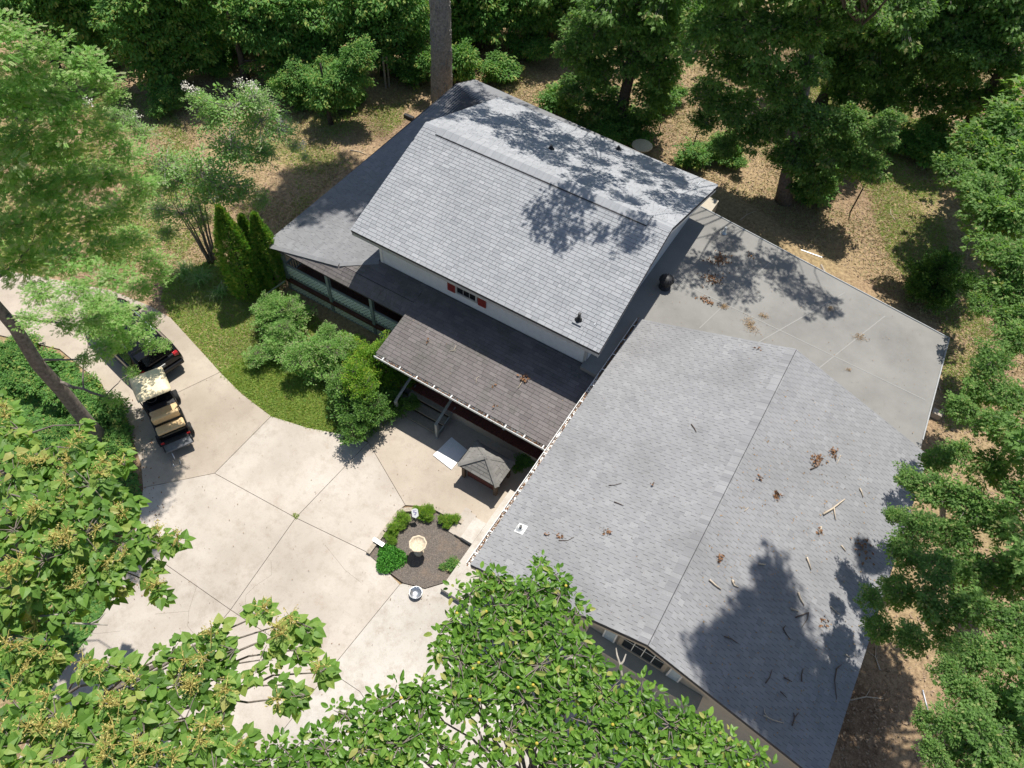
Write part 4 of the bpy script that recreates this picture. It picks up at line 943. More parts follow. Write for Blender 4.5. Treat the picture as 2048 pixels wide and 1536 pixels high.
#VEGETATION
# ============================================================ LAWN AND LITTER
def in_poly(P, poly):
    x, y = P[:, 0], P[:, 1]; ins = np.zeros(len(P), bool); n = len(poly)
    for i in range(n):
        (x0, y0), (x1, y1) = poly[i], poly[(i+1) % n]
        if y0 == y1: continue
        c = ((y0 > y) != (y1 > y)) & (x < (x1-x0)*(y-y0)/(y1-y0)+x0); ins ^= c
    return ins
def field(name, px, n, tpl, L, mat, tone, label, tilt=.6, z=0., lump=None):
    poly = [A(*p)[:2] for p in px]; pa = np.array(poly); lo, hi = pa.min(0), pa.max(0)
    P = lo+(hi-lo)*RNG.random((n*3, 2)); P = P[in_poly(P, poly)]
    if lump: 
        v = np.sin(P[:, 0]*lump[0]+1.3*np.sin(P[:, 1]*lump[0]*.7))*np.sin(P[:, 1]*lump[0]*1.1+P[:, 0]*.4); P = P[v+RNG.normal(0, .35, len(P)) > lump[1]]
    P = P[:n]; n = len(P); c = pa.mean(0)
    P3 = np.c_[P-c, np.full(n, z)]
    if tpl == 'blade': D = np.c_[RNG.normal(size=(n, 2))*tilt, np.ones(n)]; N = RNG.normal(size=(n, 3))
    else: D = np.c_[RNG.normal(size=(n, 2)), RNG.normal(size=n)*.2]; N = np.c_[RNG.normal(size=(n, 2))*.3, np.ones(n)]; P3[:, 2] += .015+RNG.random(n)*.02
    V, T, t = scatter(tpl, P3, D, N, L*RNG.uniform(.5, 1.2, n), np.clip(RNG.normal(tone[0], tone[1], n), 0, 1))
    o = link(name, np_mesh(name, V, T, t, [MT[mat]]), None, (c[0], c[1], 0)); return tag(o, label, kind='stuff')
TPL['blade'] = (np.array([(-.12, 0, 0), (.12, 0, 0), (0, 1, 0.)]), np.array([(0, 1, 2)]))
lawn = [(322, 600), (345, 640), (419, 722), (443, 748), (487, 792), (545, 836), (617, 859), (700, 876), (738, 884), (795, 848), (830, 800), (700, 690), (590, 600), (500, 540), (420, 520), (330, 560)]
field('lawn_grass', lawn, 60000, 'blade', .14, 'grass', (.66, .25), 'green grass along the curved drive edge by the shrubs', 1.7)
field('lawn_grass', [(440, 750), (545, 834), (620, 857), (738, 882), (800, 830), (640, 690), (520, 690)], 30000, 'blade', .17, 'grass', (.8, .15), 'lush bright grass in front of the round shrub', 1.7)
field('dry_grass', [(-100, 545), (330, 560), (560, 470), (850, 180), (850, 90), (300, 0), (-100, 200)], 60000, 'blade', .16, 'grass_dry', (.55, .3), 'dry tan and green grass of the yard left of the house', 1.4, lump=(.8, -.2))
field('dry_grass', [(960, 170), (1440, 370), (1900, 670), (1860, 900), (2060, 900), (2060, 100), (1300, 40), (960, 60)], 90000, 'blade', .17, 'grass_dry', (.35, .25), 'dry straw coloured grass of the back yard', 1.5, lump=(.7, -.35))
field('green_grass', [(1560, 180), (1640, 150), (1800, 180), (1870, 330), (1900, 520), (1980, 660), (1960, 860), (1890, 860), (1880, 640), (1780, 520), (1740, 420), (1700, 300)], 60000, 'blade', .15, 'grass', (.48, .24), 'patchy yellow green grass strip of the back yard', 1.7, lump=(1.1, -.45))
field('green_grass', [(-60, 200), (150, 160), (330, 200), (420, 330), (440, 420), (330, 560), (110, 545), (-60, 530)], 40000, 'blade', .17, 'grass', (.5, .25), 'green undergrowth and weeds below the feathery tree', 1.6, lump=(.9, -.1))
field('green_grass', [(560, 240), (850, 200), (800, 250), (560, 460), (460, 470)], 14000, 'blade', .14, 'grass', (.45, .25), 'patchy grass on the soil left of the roof edge', 1.6, lump=(1.0, .25))
field('leaf_litter', [(900, 60), (960, 170), (1440, 370), (1900, 680), (1850, 900), (1720, 1330), (1650, 1540), (2060, 1540), (2060, 60)], 26000, 'small', .13, 'litter', (.5, .3), 'brown leaf litter scattered on the back yard soil', z=0)
field('leaf_litter', [(0, 60), (330, 540), (560, 470), (880, 190), (880, 60)], 9000, 'small', .12, 'litter', (.5, .3), 'brown leaf litter scattered on the side yard', z=0)
field('ivy_cover', [(-80, 680), (120, 712), (205, 776), (236, 850), (264, 930), (285, 1000), (262, 1085), (232, 1185), (190, 1260), (100, 1385), (-100, 1400)], 34000, 'oval', .17, 'leaf_wood', (.45, .25), 'dark green low ground cover along the left drive edge', z=.02)
field('dry_grass', [(335, 590), (420, 545), (520, 600), (560, 690), (500, 735), (430, 690), (390, 650)], 9000, 'blade', .12, 'grass_dry', (.5, .25), 'dry tan patch of the lawn between arborvitae and drive', 1.7, lump=(1.3, -.1))
field('grass_sprout', [(584, 1031), (592, 1027), (600, 1034), (594, 1041)], 110, 'blade', .08, 'grass', (.8, .1), 'little grass tuft in the slab joint', .9, z=.06)
# ============================================================ SHRUBS AND SMALL PLANTS
G_ = 'shrubs along the side porch'
shrub('privet_shrub', 'pale green privet shrub nearest the lattice corner of the porch', (590, 652), 54, 'privet', n=6, group=G_, hmul=1.15)
shrub('privet_shrub', 'pale green privet shrub at the front left of the shrub row', (578, 702), 54, 'privet', n=6, group=G_, hmul=1.0)
shrub('privet_shrub', 'pale green privet shrub in the middle of the row next to the yellow green one', (645, 742), 60, 'privet', n=7, group=G_, hmul=1.1)
shrub('lime_shrub', 'yellow green shrub leaning on the lattice below the brown roof', (706, 724), 52, 'lime', n=6, group=G_, hmul=1.1)
shrub('lime_shrub', 'yellow green shrub under the gutter end of the brown roof', (752, 772), 60, 'lime', n=6, group=G_, hmul=1.4)
shrub('round_shrub', 'dark green rounded shrub beside the entry steps', (725, 838), 64, 'dark', n=7, group=G_, hmul=1.15)
shrub('round_shrub', 'dark green shrub close to the left handrail of the entry steps', (778, 826), 44, 'dark', n=5, group=G_, hmul=1.1)
shrub('camellia_shrub', 'lone bright green shrub behind the flat roof edge', (1838, 585), 58, 'dark', n=5, cat='shrub', hmul=1.35)
shrub('porch_plant', 'leafy plant in the dark corner between well cover and garage gutter', (1050, 925), 24, 'bush', n=3, cat='plant')
def cedar(label, base, top, wpx):
    """clipped conical arborvitae: trunk and shaggy scale foliage"""
    b = A(*base); t_ = near_axis(*top, b[0], b[1]); h = max(2.2, t_[2]); rr = wpx*rng(b)/F
    root = empty('arborvitae', b, label, 'evergreen', 'columnar evergreens by the side porch'); n = 7500
    u = RNG.random(n)**.8; an = RNG.random(n)*6.283; prof = rr*np.clip(np.sin(np.pi*np.clip(u*.74+.26, 0, 1))**1.05, .02, 1)*(1+.12*np.sin(an*7+u*9))
    q = prof*RNG.uniform(.82, 1.05, n); P = np.c_[q*np.cos(an), q*np.sin(an), .1+u*h]
    D = np.c_[np.cos(an)*.55, np.sin(an)*.55, np.full(n, .85)]+RNG.normal(size=(n, 3))*.22; N = np.c_[np.cos(an), np.sin(an), np.full(n, 1.1)]+RNG.normal(size=(n, 3))*.35
    V, T, tn = scatter('twiglet', P, D, N, RNG.uniform(.11, .2, n)); link('foliage', np_mesh('foliage', V, T, tn, [MT['leaf_cedar']]), root)
    MB().tube([(0, 0, -.05), (0, 0, h*.5), (0, 0, h*.93)], [.08, .06, .02], 8).build('trunk', MT['bark_dark'], root, True)
cedar('tallest dark green arborvitae, leftmost of the three', (500, 590), (435, 420), 31)
cedar('slim middle arborvitae half behind the left one', (527, 568), (482, 438), 19)
cedar('right arborvitae of the three, nearest the porch roof corner', (553, 575), (500, 436), 25)
def lily(label, px, n=150, L=.75):
    b = A(*px); root = link('day_lily', None, None, b); tag(root, label, 'plant', 'strap leaved plants')
    V = []; T = []; tn = []
    for i in range(n):
        an = random.uniform(0, 6.28); d = np.array([math.cos(an), math.sin(an), 0]); s_ = np.array([-d[1], d[0], 0])*.016; l_ = L*random.uniform(.6, 1.1); k = len(V); o_ = np.array([random.gauss(0, .16), random.gauss(0, .16), 0])
        for j, (r_, z_) in enumerate(((0, 0), (.25, .5), (.6, .62), (1., .35))): V += [o_+d*r_*l_+s_*(1-j*.3)+(0, 0, z_*l_), o_+d*r_*l_-s_*(1-j*.3)+(0, 0, z_*l_)]
        for j in range(3): T += [(k+2*j, k+2*j+1, k+2*j+3), (k+2*j, k+2*j+3, k+2*j+2)]
        tn += [random.random()]*8
    link('leaves', np_mesh('leaves', V, T, tn, [MT['leaf_crepe']]), root)
lily('arching strap leaved clump left of the arborvitae', (405, 562)); lily('strap leaved clump nearest the crape myrtle stems', (372, 548), 110); lily('small strap leaved clump at the lawn edge', (440, 588), 90, .6)
# ============================================================ TREES
tree('crape_myrtle', 'multi stemmed crape myrtle with pale flowers left of the arborvitae', 'tree', (425, 522), 'crepe',
     [(470, 215, 80), (520, 245, 62), (430, 225, 46), (395, 195, 28), (505, 195, 39), (560, 262, 39), (590, 292, 23), (460, 290, 67), (520, 305, 44), (400, 350, 75), (450, 372, 67), (350, 362, 57), (330, 330, 52),
      (285, 265, 39), (250, 235, 31), (225, 222, 20), (490, 385, 39), (520, 400, 26), (370, 425, 46), (320, 420, 41), (405, 440, 33), (335, 465, 33), (610, 315, 14)], r=.05, bark='bark_grey', multi=8, top=3.6)
cm = bpy.data.objects['crape_myrtle']; cb_ = np.array(cm.location)
for i, (x, y) in enumerate(((372, 172), (388, 180), (500, 168), (512, 180), (505, 190), (560, 240), (563, 266), (572, 262), (604, 290), (175, 205), (270, 230), (520, 210), (480, 165))):
    p = near_axis(x, y, cb_[0], cb_[1])+CR*.0; n = 60; P = RNG.normal(size=(n, 3))*.09
    V, T, tn = scatter('small', P, RNG.normal(size=(n, 3)), RNG.normal(size=(n, 3)), RNG.uniform(.05, .09, n)); link('flower_head', np_mesh('flower_head', V, T, tn, [MT['blossom']]), cm, p-cb_)['kind'] = 'stuff'
fern = tree('feathery_tree', 'tall feathery light green tree leaning over the parked car', 'tree', (205, 888), 'fern',
     [(25, 60, 60), (95, 95, 50), (165, 130, 58), (60, 140, 70), (20, 200, 80), (110, 190, 70), (200, 165, 40), (150, 235, 70), (230, 190, 30), (60, 270, 80), (15, 330, 80), (130, 300, 72), (215, 265, 50), (255, 300, 42),
      (60, 380, 80), (150, 370, 72), (225, 350, 55), (10, 450, 75), (95, 450, 75), (180, 440, 62), (245, 415, 50), (285, 375, 40), (50, 520, 62), (130, 520, 60, 9.5), (210, 500, 52, 9), (265, 480, 44), (300, 520, 40), (80, 585, 44, 9.5),
      (150, 580, 44, 9.5), (220, 560, 42, 9.5), (280, 575, 36), (320, 545, 30), (185, 640, 38, 6), (240, 630, 44, 5), (205, 700, 36, 5), (225, 800, 22, 3.5), (130, 650, 30, 7), (-60, 100, 110), (-80, 300, 120), (-60, 480, 100), (120, 620, 34, 9.5), (190, 605, 36, 9.5), (60, 640, 34, 9.5), (300, 640, 24, 5), (230, 655, 40, 4), (200, 615, 36, 4.5), (245, 690, 26, 3.6), (278, 662, 32, 3.5), (300, 690, 22, 3.0), (330, 690, 16, 3), (180, 660, 30, 4.5), (165, 720, 22, 5), (262, 745, 18, 3.2)],
     r=.27, bark='bark_grey', top=13, sub=1, flatten=.72)
GW = 'trees of the wood behind the house'
def wood(name, label, base, lobes, r=.22, kind='wood', **k): return tree(name, label, 'tree', base, kind, lobes, r=r, group=GW, **k)
wood('woodland_tree', 'dark woodland tree at the upper left corner behind the feathery tree', (120, 150), [(60, -20, 70), (150, 20, 80), (210, 60, 60), (110, -60, 80), (30, 20, 60), (180, 110, 50)], sub=2)
wood('woodland_tree', 'dark woodland tree between the left corner and the bright maple', (330, 175), [(270, 60, 70), (350, 40, 80), (300, 120, 60), (390, 90, 60), (300, -30, 90), (400, -20, 80), (340, 135, 40), (240, 10, 60)], sub=2)
wood('woodland_tree', 'bright green tree with a bare trunk left of the tall pine', (492, 160), [(500, 40, 60), (560, 60, 70), (620, 80, 65), (560, 130, 60), (640, 140, 60), (600, 180, 45), (520, 0, 60), (600, 10, 70), (680, 120, 50), (690, 60, 45), (470, 60, 40)], sub=2)
wood('woodland_tree', 'small leafy tree directly left of the tall pine', (662, 248), [(660, 170, 45), (700, 150, 44), (640, 200, 30), (700, 190, 30), (715, 110, 40)], r=.12)
wood('woodland_tree', 'deep shaded tree immediately behind the tall pine', (770, 150), [(760, 40, 70), (820, 20, 60), (740, 90, 55), (800, 100, 55), (700, 0, 70), (780, -30, 80), (850, 80, 40)], sub=2)
wood('woodland_tree', 'dark tree right of the tall pine at the top edge', (960, 95), [(930, 20, 60), (990, 0, 70), (1040, 20, 60), (960, -40, 80), (1060, -30, 70), (900, 70, 32), (1100, 20, 50)], sub=2)
wood('woodland_tree', 'far yellow green tree at the very top left', (200, 60), [(150, -30, 80), (230, -40, 80), (200, 30, 60), (260, 30, 60), (120, 60, 50)], sub=2)
wood('woodland_tree', 'far tree behind the bright maple crown', (440, 60), [(420, -40, 90), (470, 20, 60), (400, 40, 55), (520, -40, 80), (440, 90, 44)], sub=2)
wood('woodland_tree', 'far tree at the top edge just left of the pine top', (640, 40), [(620, -40, 80), (680, -20, 70), (640, 40, 50), (740, -40, 80), (590, 60, 44)], sub=2)
wood('woodland_tree', 'far tree in the dark gap right of the pine', (880, 60), [(860, -40, 80), (920, -30, 80), (890, 40, 50), (950, 50, 46), (830, 60, 40)], sub=2)
wood('woodland_tree', 'far tree at the top centre behind the thin oak', (1120, 30), [(1060, -40, 80), (1140, -30, 80), (1200, -20, 70), (1100, 40, 46)], sub=2)
wood('woodland_tree', 'far tree at the top edge behind the leaning oak', (1370, 40), [(1330, -40, 80), (1400, -20, 80), (1380, 40, 60), (1440, 30, 50), (1290, 20, 50)], sub=2)
wood('woodland_tree', 'far tree at the top edge behind the silvery oak', (1780, 60), [(1740, -40, 80), (1800, -20, 80), (1780, 60, 60), (1850, 60, 50)], sub=2)
wood('woodland_tree', 'leaning sapling between the yard and the maple', (590, 215), [(600, 150, 36), (570, 170, 30), (640, 190, 34), (610, 200, 26), (660, 130, 34)], r=.1)
for k_, (x_, y_, r_, l_) in enumerate(((60, 215, 44, 'brush at the far left under the feathery tree'), (330, 205, 40, 'brush in the deep shade left of the maple trunk'), (420, 150, 44, 'brush left of the maple trunk'), (700, 215, 36, 'brush between sapling and pine'), (820, 165, 40, 'brush directly behind the pine foot'), (1050, 120, 40, 'brush left of the thin oak'), (1330, 215, 40, 'brush right of the leaning oak'), (1450, 330, 36, 'brush left of the forked oak'), (1700, 330, 44, 'brush right of the forked oak'), (1790, 300, 44, 'brush in front of the silvery oak'), (1850, 330, 50, 'brush under the corner oak'), (1760, 180, 44, 'brush deep under the silvery oak'))):
    shrub('understory_shrub', l_, (x_, y_), r_, 'bush', n=4, group='saplings behind the house', hmul=1.1)
shrub('understory_shrub', 'leafy sapling at the right foot of the tall pine', (915, 165), 50, 'bush', n=5, group='saplings behind the house', hmul=1.5)
shrub('understory_shrub', 'low brush behind the back corner of the roof', (1000, 165), 44, 'bush', n=4, group='saplings behind the house')
shrub('understory_shrub', 'sapling at the rear eave left of the leaning oak', (1110, 225), 46, 'bush', n=5, group='saplings behind the house')
shrub('understory_shrub', 'brush under the leaning oak by the back eave', (1215, 290), 50, 'bush', n=5, group='saplings behind the house')
shrub('understory_shrub', 'brush at the foot of the big forked oak', (1630, 400), 46, 'bush', n=4, group='saplings behind the house')
shrub('understory_shrub', 'brush in the shade by the back roof corner', (1380, 330), 40, 'bush', n=4, group='saplings behind the house')
pine_b = A(884, 215)
pine = empty('tall_pine', pine_b, 'tall straight pine trunk rising behind the back corner of the roof', 'tree')
s = MB(); n = 22; ptop = 27
s.tube([(.012*z+.05*math.sin(z*.4), -.0*z, z) for z in np.linspace(-.1, ptop, n)], [.57-.013*z for z in np.linspace(0, ptop, n)], 18)
s.build('trunk', MT['bark_pine'], pine, True)
V = []; 
plates = MB(); 
for i in range(700):
    z = random.uniform(0, 19); an = random.uniform(0, 6.283); r_ = .57-.013*z; c_ = Vector((.012*z+.05*math.sin(z*.4)+r_*math.cos(an), r_*math.sin(an), z)); tv = Vector((-math.sin(an), math.cos(an), 0)); nv_ = Vector((math.cos(an), math.sin(an), 0))
    hw_, hh = random.uniform(.03, .065), random.uniform(.12, .3)
    plates.add([c_-tv*hw_-Vector((0, 0, hh)), c_+tv*hw_-Vector((0, 0, hh*.8)), c_+tv*hw_*.8+Vector((0, 0, hh)), c_-tv*hw_+Vector((0, 0, hh*.9)), c_+nv_*.035-Vector((0, 0, hh*.7)), c_+nv_*.04+Vector((0, 0, hh*.7))], [(0, 1, 4), (1, 2, 5, 4), (2, 3, 5), (3, 0, 4, 5)])
plates.build('bark_plates', MT['bark_pine'], pine)['kind'] = 'stuff'
for k in range(9):
    q = (random.uniform(-3.5, 3.5), random.uniform(-3, 3), random.uniform(20.5, 27)); link('bough', random.choice(BOUGH['wood']), pine, q, (0, 0, k), (1, 1, .8)); MB().tube(curve_pts((.25, 0, q[2]-1.5), q, 4, .04), [.07, .055, .04, .03, .02], 5, False).build('limb', MT['bark_pine'], pine, True)
GO_ = 'oaks around the back yard'
def oak(label, base, lobes, r=.3, **k): return tree('oak_tree', label, 'tree', base, 'oak', lobes, r=r, group=GO_, **k)
oak('oak with a thin trunk at the top centre, left of the leaning oak', (1098, 105), [(1090, 20, 50), (1140, 40, 44), (1050, 40, 40), (1110, -30, 70), (1180, 0, 60)], r=.2, sub=2)
oak('leaning oak behind the back eave of the house', (1238, 262), [(1180, 60, 62), (1250, 40, 70), (1320, 60, 62), (1190, 130, 55), (1260, 115, 50), (1320, 130, 50), (1145, 100, 40), (1150, 185, 42), (1215, 205, 50), (1310, 190, 46), (1330, 155, 32), (1240, 255, 42), (1180, 245, 36), (1290, 240, 34), (1230, -20, 80), (1330, -20, 80)],
    r=.34, top=12)
oak('big forked oak with pale lower trunk right of the main roof', (1568, 402), [(1420, 60, 60), (1480, 40, 70), (1540, 70, 70), (1460, 130, 62), (1530, 150, 60), (1600, 60, 70), (1420, 195, 50), (1470, 215, 48), (1410, 240, 34), (1500, 270, 45), (1450, 290, 36), (1540, 250, 40), (1640, 250, 50), (1680, 300, 55), (1620, 330, 50), (1730, 330, 45), (1760, 270, 40), (1640, 370, 38), (1600, 300, 44), (1590, 230, 46), (1615, 140, 50), (1570, 190, 44), (1560, 310, 34), (1700, 240, 40), (1780, 240, 30), (1480, -30, 90), (1720, -10, 60), (1722, 14, 60, 9), (1620, -20, 80), (1690, 40, 44)],
    r=.32, bark='bark_grey', top=12, lean=(-2.4, .3))
oak('oak with silvery top leaves at the upper right', (1640, 215), [(1640, 60, 70), (1710, 40, 75), (1760, 80, 66), (1660, 120, 60), (1720, 130, 60), (1690, 180, 50), (1780, 150, 55), (1640, -20, 80), (1740, -30, 90), (1820, 30, 50), (1770, 200, 44)], r=.3, sub=1)
oak('oak filling the top right corner of the view', (1900, 300), [(1860, 50, 70), (1930, 30, 80), (2000, 50, 80), (1880, 130, 62), (1950, 120, 66), (2030, 130, 66), (1850, 190, 44), (1920, 200, 55), (1990, 200, 55), (1900, -40, 90), (2000, -40, 90), (1840, 110, 40), (1870, 255, 40)], r=.32, sub=2)
def zl(lst, z): return [(x, y, r_, z+(random.uniform(-.4, .4))) for x, y, r_ in lst]
def zz(lst, z, f): return [(x, y, r_*f, z+random.uniform(-.5, .5)) for x, y, r_ in lst]
oak('oak at the right edge with a bare pale branch, above the lone shrub', (9.5, 16.5, 0), zz([(2010, 260, 50), (1950, 300, 46), (2040, 330, 60), (1905, 340, 30), (2090, 250, 80), (1990, 590, 30), (2030, 640, 34), (1960, 610, 20), (2010, 380, 46), (1960, 340, 40), (2040, 590, 50), (1975, 430, 44)], 5.0, 1.35)
    +zz([(1960, 380, 40), (2020, 430, 44), (1985, 500, 36), (2045, 520, 40)], 5.5, 1.3)+[(2120, 500, 50, 13)], r=.42, top=13, sub=1)
oak('dark oak overhanging the right garage eave', (10.5, 12.5, 0), zl([(2030, 680, 40), (1985, 720, 40), (1955, 775, 40), (2020, 790, 46), (1925, 815, 34), (2000, 860, 50), (1870, 922, 30), (1915, 905, 38), (1985, 940, 52), (1820, 955, 34), (1865, 985, 44), (1940, 1005, 50), (1792, 1030, 26), (1840, 1050, 42), (1910, 1070, 50), (1990, 1040, 56), (1810, 1100, 36), (1870, 1130, 50), (1945, 1140, 56), (1745, 1195, 30), (1800, 1180, 42), (1870, 1215, 52), (1960, 1220, 56), (2030, 1150, 60), (1760, 1255, 34), (1825, 1275, 42), (1900, 1290, 40)], 7.6)
    +[(2110, 900, 100, 9), (2120, 1100, 100, 9), (2060, 1000, 60, 8.5)], r=.4, top=9, sub=1)
oak('bright leaved oak at the bottom right corner', (11.5, 8, 0), zl([(1900, 1340, 36), (1950, 1310, 46), (2015, 1310, 56), (1930, 1385, 50), (2000, 1400, 60), (1850, 1440, 30), (1895, 1450, 42), (1960, 1470, 60), (2030, 1480, 60), (1870, 1505, 36), (1940, 1540, 50), (2040, 1250, 50), (2010, 1550, 60)], 8.6)+[(2100, 1400, 100, 9)], r=.35, top=9, sub=1)
lk = bpy.data.objects['oak_tree.001']; lb = np.array(lk.location)
def shade(root, tgt, z, rr, kind='airy'):  # adds high boughs along the sun direction so they shade the target roof spots
    b_ = np.array(root.location); mbx = MB()
    for (x, y, zz) in tgt:
        c_ = np.array([x, y, zz])+np.array(SUN)/SUN.z*(z-zz)-b_; s_ = rr*random.uniform(.75, 1.2)/BR[kind]
        link('bough', random.choice(BOUGH[kind]), root, c_, (random.uniform(-.3, .3), random.uniform(-.3, .3), random.uniform(0, 6.28)), (s_, s_, s_*.7))
        mbx.tube(curve_pts((0, 0, z*.62), c_, 8, .06), [.05-.0052*i for i in range(9)], 6, False)
    mbx.build('shade_limb', MT['bark_dark'], root, True)
shade(lk, [(-14.2, 22.3, 5.9), (-13, 22.6, 5.8), (-12, 21.6, 6.1), (-11, 23.0, 5.7), (-10.3, 21.2, 6.3), (-9.2, 22.6, 5.8), (-9.6, 24.2, 5.2), (-12.8, 24.2, 5.3), (-8.5, 20.9, 6.4), (-8.3, 18.6, 6.6), (-8.0, 24, 5.3)], 15, 1.15)
shade(bpy.data.objects['oak_tree.002'], [(-7.4, 22.6, 5.8), (-6.2, 23.6, 5.5), (-5.7, 22.0, 6), (-6.9, 20.4, 6.5), (-5.9, 19.0, 6.6), (-7, 24.3, 5.2), (-3.6, 24.2, 3.3), (-2.4, 23.4, 3.2), (-1.4, 24.2, 3.2), (-3.4, 22.6, 3.2), (-2.2, 22.0, 3.2), (-.2, 23.6, 3.1), (1.0, 23.2, 3.0), (-4.2, 21.6, 3.3)], 14.5, 1.0)
shade(bpy.data.objects['oak_tree.005'], [tuple(on_gr(*q)) for q in ((1548, 1165), (1505, 1215), (1560, 1222), (1470, 1275), (1530, 1285), (1420, 1315), (1480, 1345), (1545, 1350), (1600, 1310), (1615, 1385), (1555, 1425), (1640, 1440), (1670, 1370), (1510, 1400), (1600, 1480), (1450, 1385), (1575, 1270), (1680, 1450), (1650, 1500), (1560, 1490), (1500, 1270), (1575, 1385))], 20.5, .80, 'oak')
for k in range(11):  # unseen boughs added to the pine, placed to shade the porch and back roofs
    q = ((-16.5, 25.5), (-17.6, 26.5), (-16.2, 27.2), (-18.2, 24.2), (-17.4, 22.6), (-18.6, 26.8), (-15, 26.5), (-13.4, 27), (-17, 24.3), (-18.4, 21.2), (-14.5, 25.2))[k]
    c_ = np.array([q[0], q[1], 2.9])+np.array(SUN)/SUN.z*17-np.array(pine.location); link('bough', random.choice(BOUGH['airy']), pine, c_, (0, 0, k), (.75, .75, .5))
    MB().tube(curve_pts((.2, 0, 15+k*.4), c_, 5, .04), [.06, .05, .04, .03, .022, .015], 5, False).build('limb', MT['bark_pine'], pine, True)
# undergrowth left of the drive
for k, (x, y, r_, lab) in enumerate(((40, 720, 42, 'bush at the left edge below the concrete'), (95, 745, 46, 'bush between the left edge and the leaning trunk'), (160, 800, 44, 'bush behind the foot of the feathery tree'), (212, 850, 46, 'dark bush at the drive edge opposite the golf cart'), (240, 905, 40, 'dark bush beside the foot of the feathery tree'), (20, 780, 38, 'bush above the bare soil patch'), (120, 880, 36, 'bush left of the trunk foot'))):
    shrub('drive_bush', lab, (x, y), r_, 'bush', n=5, group='bushes on the left side of the drive', hmul=.9)
# ============================================================ FOREGROUND TREES WITH LARGE LEAVES
def leaf_objs(root, tpl, P, D, N, S, tone, mat, n_single, b):
    order = np.argsort([rng(p+b) for p in P]); key = 'single_'+tpl
    ms = [np_mesh('leaf', TPL[tpl][0], TPL[tpl][1], [t]*len(TPL[tpl][0]), [MT[mat]]) for t in np.linspace(.05, .95, 7)]
    Dn = unit(D); X = unit(np.cross(Dn, N)); Z = np.cross(X, Dn)
    for i in order[:n_single]:
        o = link('leaf', ms[int(min(6, tone[i]*7))], root); mm = Matrix.Identity(4)
        for k in range(3): mm[k][0], mm[k][1], mm[k][2], mm[k][3] = X[i][k]*S[i], Dn[i][k]*S[i], Z[i][k]*S[i], P[i][k]
        o.matrix_local = mm
    r_ = order[n_single:]
    V, T, t = scatter(tpl, P[r_], D[r_], N[r_], S[r_], tone[r_]); o = link('foliage', np_mesh('foliage', V, T, t, [MT[mat]]), root); o['kind'] = 'stuff'
def big_tree(name, label, base, lobes, tpl, mat, size, per, nclus, top, r, bark, panicles=0, fruit=0, dead=(), group=None, out=.55):
    b = np.array(base, float); root = empty(name, b, label, 'tree', group); mb = MB(); 
    mb.tube(curve_pts((0, 0, -.1), (.2, .1, top), 8, 0, .03), [r*(1.2-.1*i) for i in range(9)], 10)
    P, D, N, S, TN = [], [], [], [], []; tips = []
    for (x, y, rp, z) in lobes:
        c = A(x, y, z)-b; R = rp*rng(c+b)/F; t0 = .45+.3*random.random()
        mb.tube(curve_pts((.2*t0, .1*t0, top*t0), c, 6, .05), [r*.34*(1-.13*i) for i in range(7)], 6, False)
        nn = max(3, int(nclus*(R/1.2)**2))
        for k in range(nn):
            d = rand_dirs(1, .25)[0]; q = c+d*R*(.35+.65*random.random()**.5)*np.array([1, 1, .5])
            tips.append((q, d)); mb.tube(curve_pts(c+(q-c)*.1, q, 3, .05), [.013, .011, .009, .006], 4, False)
            tn0 = random.gauss(.48, .13)
            for j in range(per):
                an = 2.4*j+random.random()*.6; el = random.uniform(-.5, .35); dd = np.array([math.cos(an), math.sin(an), el-.15]); up = np.array([0, 0, 1.])+RNG.normal(size=3)*.38
                s_ = size*random.choice((.5, .7, .85, 1, 1.1, 1.25))*random.uniform(.85, 1.1); dist = random.uniform(.1, .55)*size*out*2; off = dd*dist+np.array([0, 0, random.uniform(-.5, .1)*size])
                P.append(q+off); D.append(dd); N.append(up); S.append(s_); TN.append(min(1, max(0, tn0+random.gauss(0, .22))))
    mb.build('trunk', MT[bark], root, True)
    leaf_objs(root, tpl, np.array(P), np.array(D), np.array(N), np.array(S), np.array(TN), mat, 300, b)
    if panicles:
        tips.sort(key=lambda t: -t[0][2]); 
        pm = []
        for v in range(3):
            n = 15; d0 = rand_dirs(n, .5); Vs, Ts, tt, _ = join([(*sticks(np.zeros((n, 3)), d0*RNG.uniform(.1, .26, (n, 1)), .009), 0), (*scatter('small', np.repeat(d0, 4, 0)*RNG.uniform(.06, .26, (n*4, 1)), RNG.normal(size=(n*4, 3)), RNG.normal(size=(n*4, 3)), RNG.uniform(.03, .06, n*4)), 0)])
            pm.append(np_mesh('flower_panicle', Vs, Ts, tt, [MT['panicle']]))
        for q, d in random.sample(tips, min(panicles, len(tips))): link('flower_panicle', random.choice(pm), root, q+np.array((0, 0, .2)), (random.uniform(-.4, .4), random.uniform(-.4, .4), random.uniform(0, 6.28)))['kind'] = 'stuff'
    if fruit:
        for q, d in random.sample(tips, fruit):
            MB().lathe([(.0, -.03), (.026, -.015), (.03, .0), (.024, .018), (.0, .028)], q+np.array((0, 0, .06)), 10).build('fruit', MT['fruit'], root, True)
    for pp in dead:
        pts = [A(*p)-b for p in pp]; MB().tube(pts, [.03-.018*i/(len(pts)-1) for i in range(len(pts))], 5).build('dead_branch', MT['bark_pale'], root, True)
    return root
zL = 8.5
bl = A(40, 1100, 0); bl[2] = 0
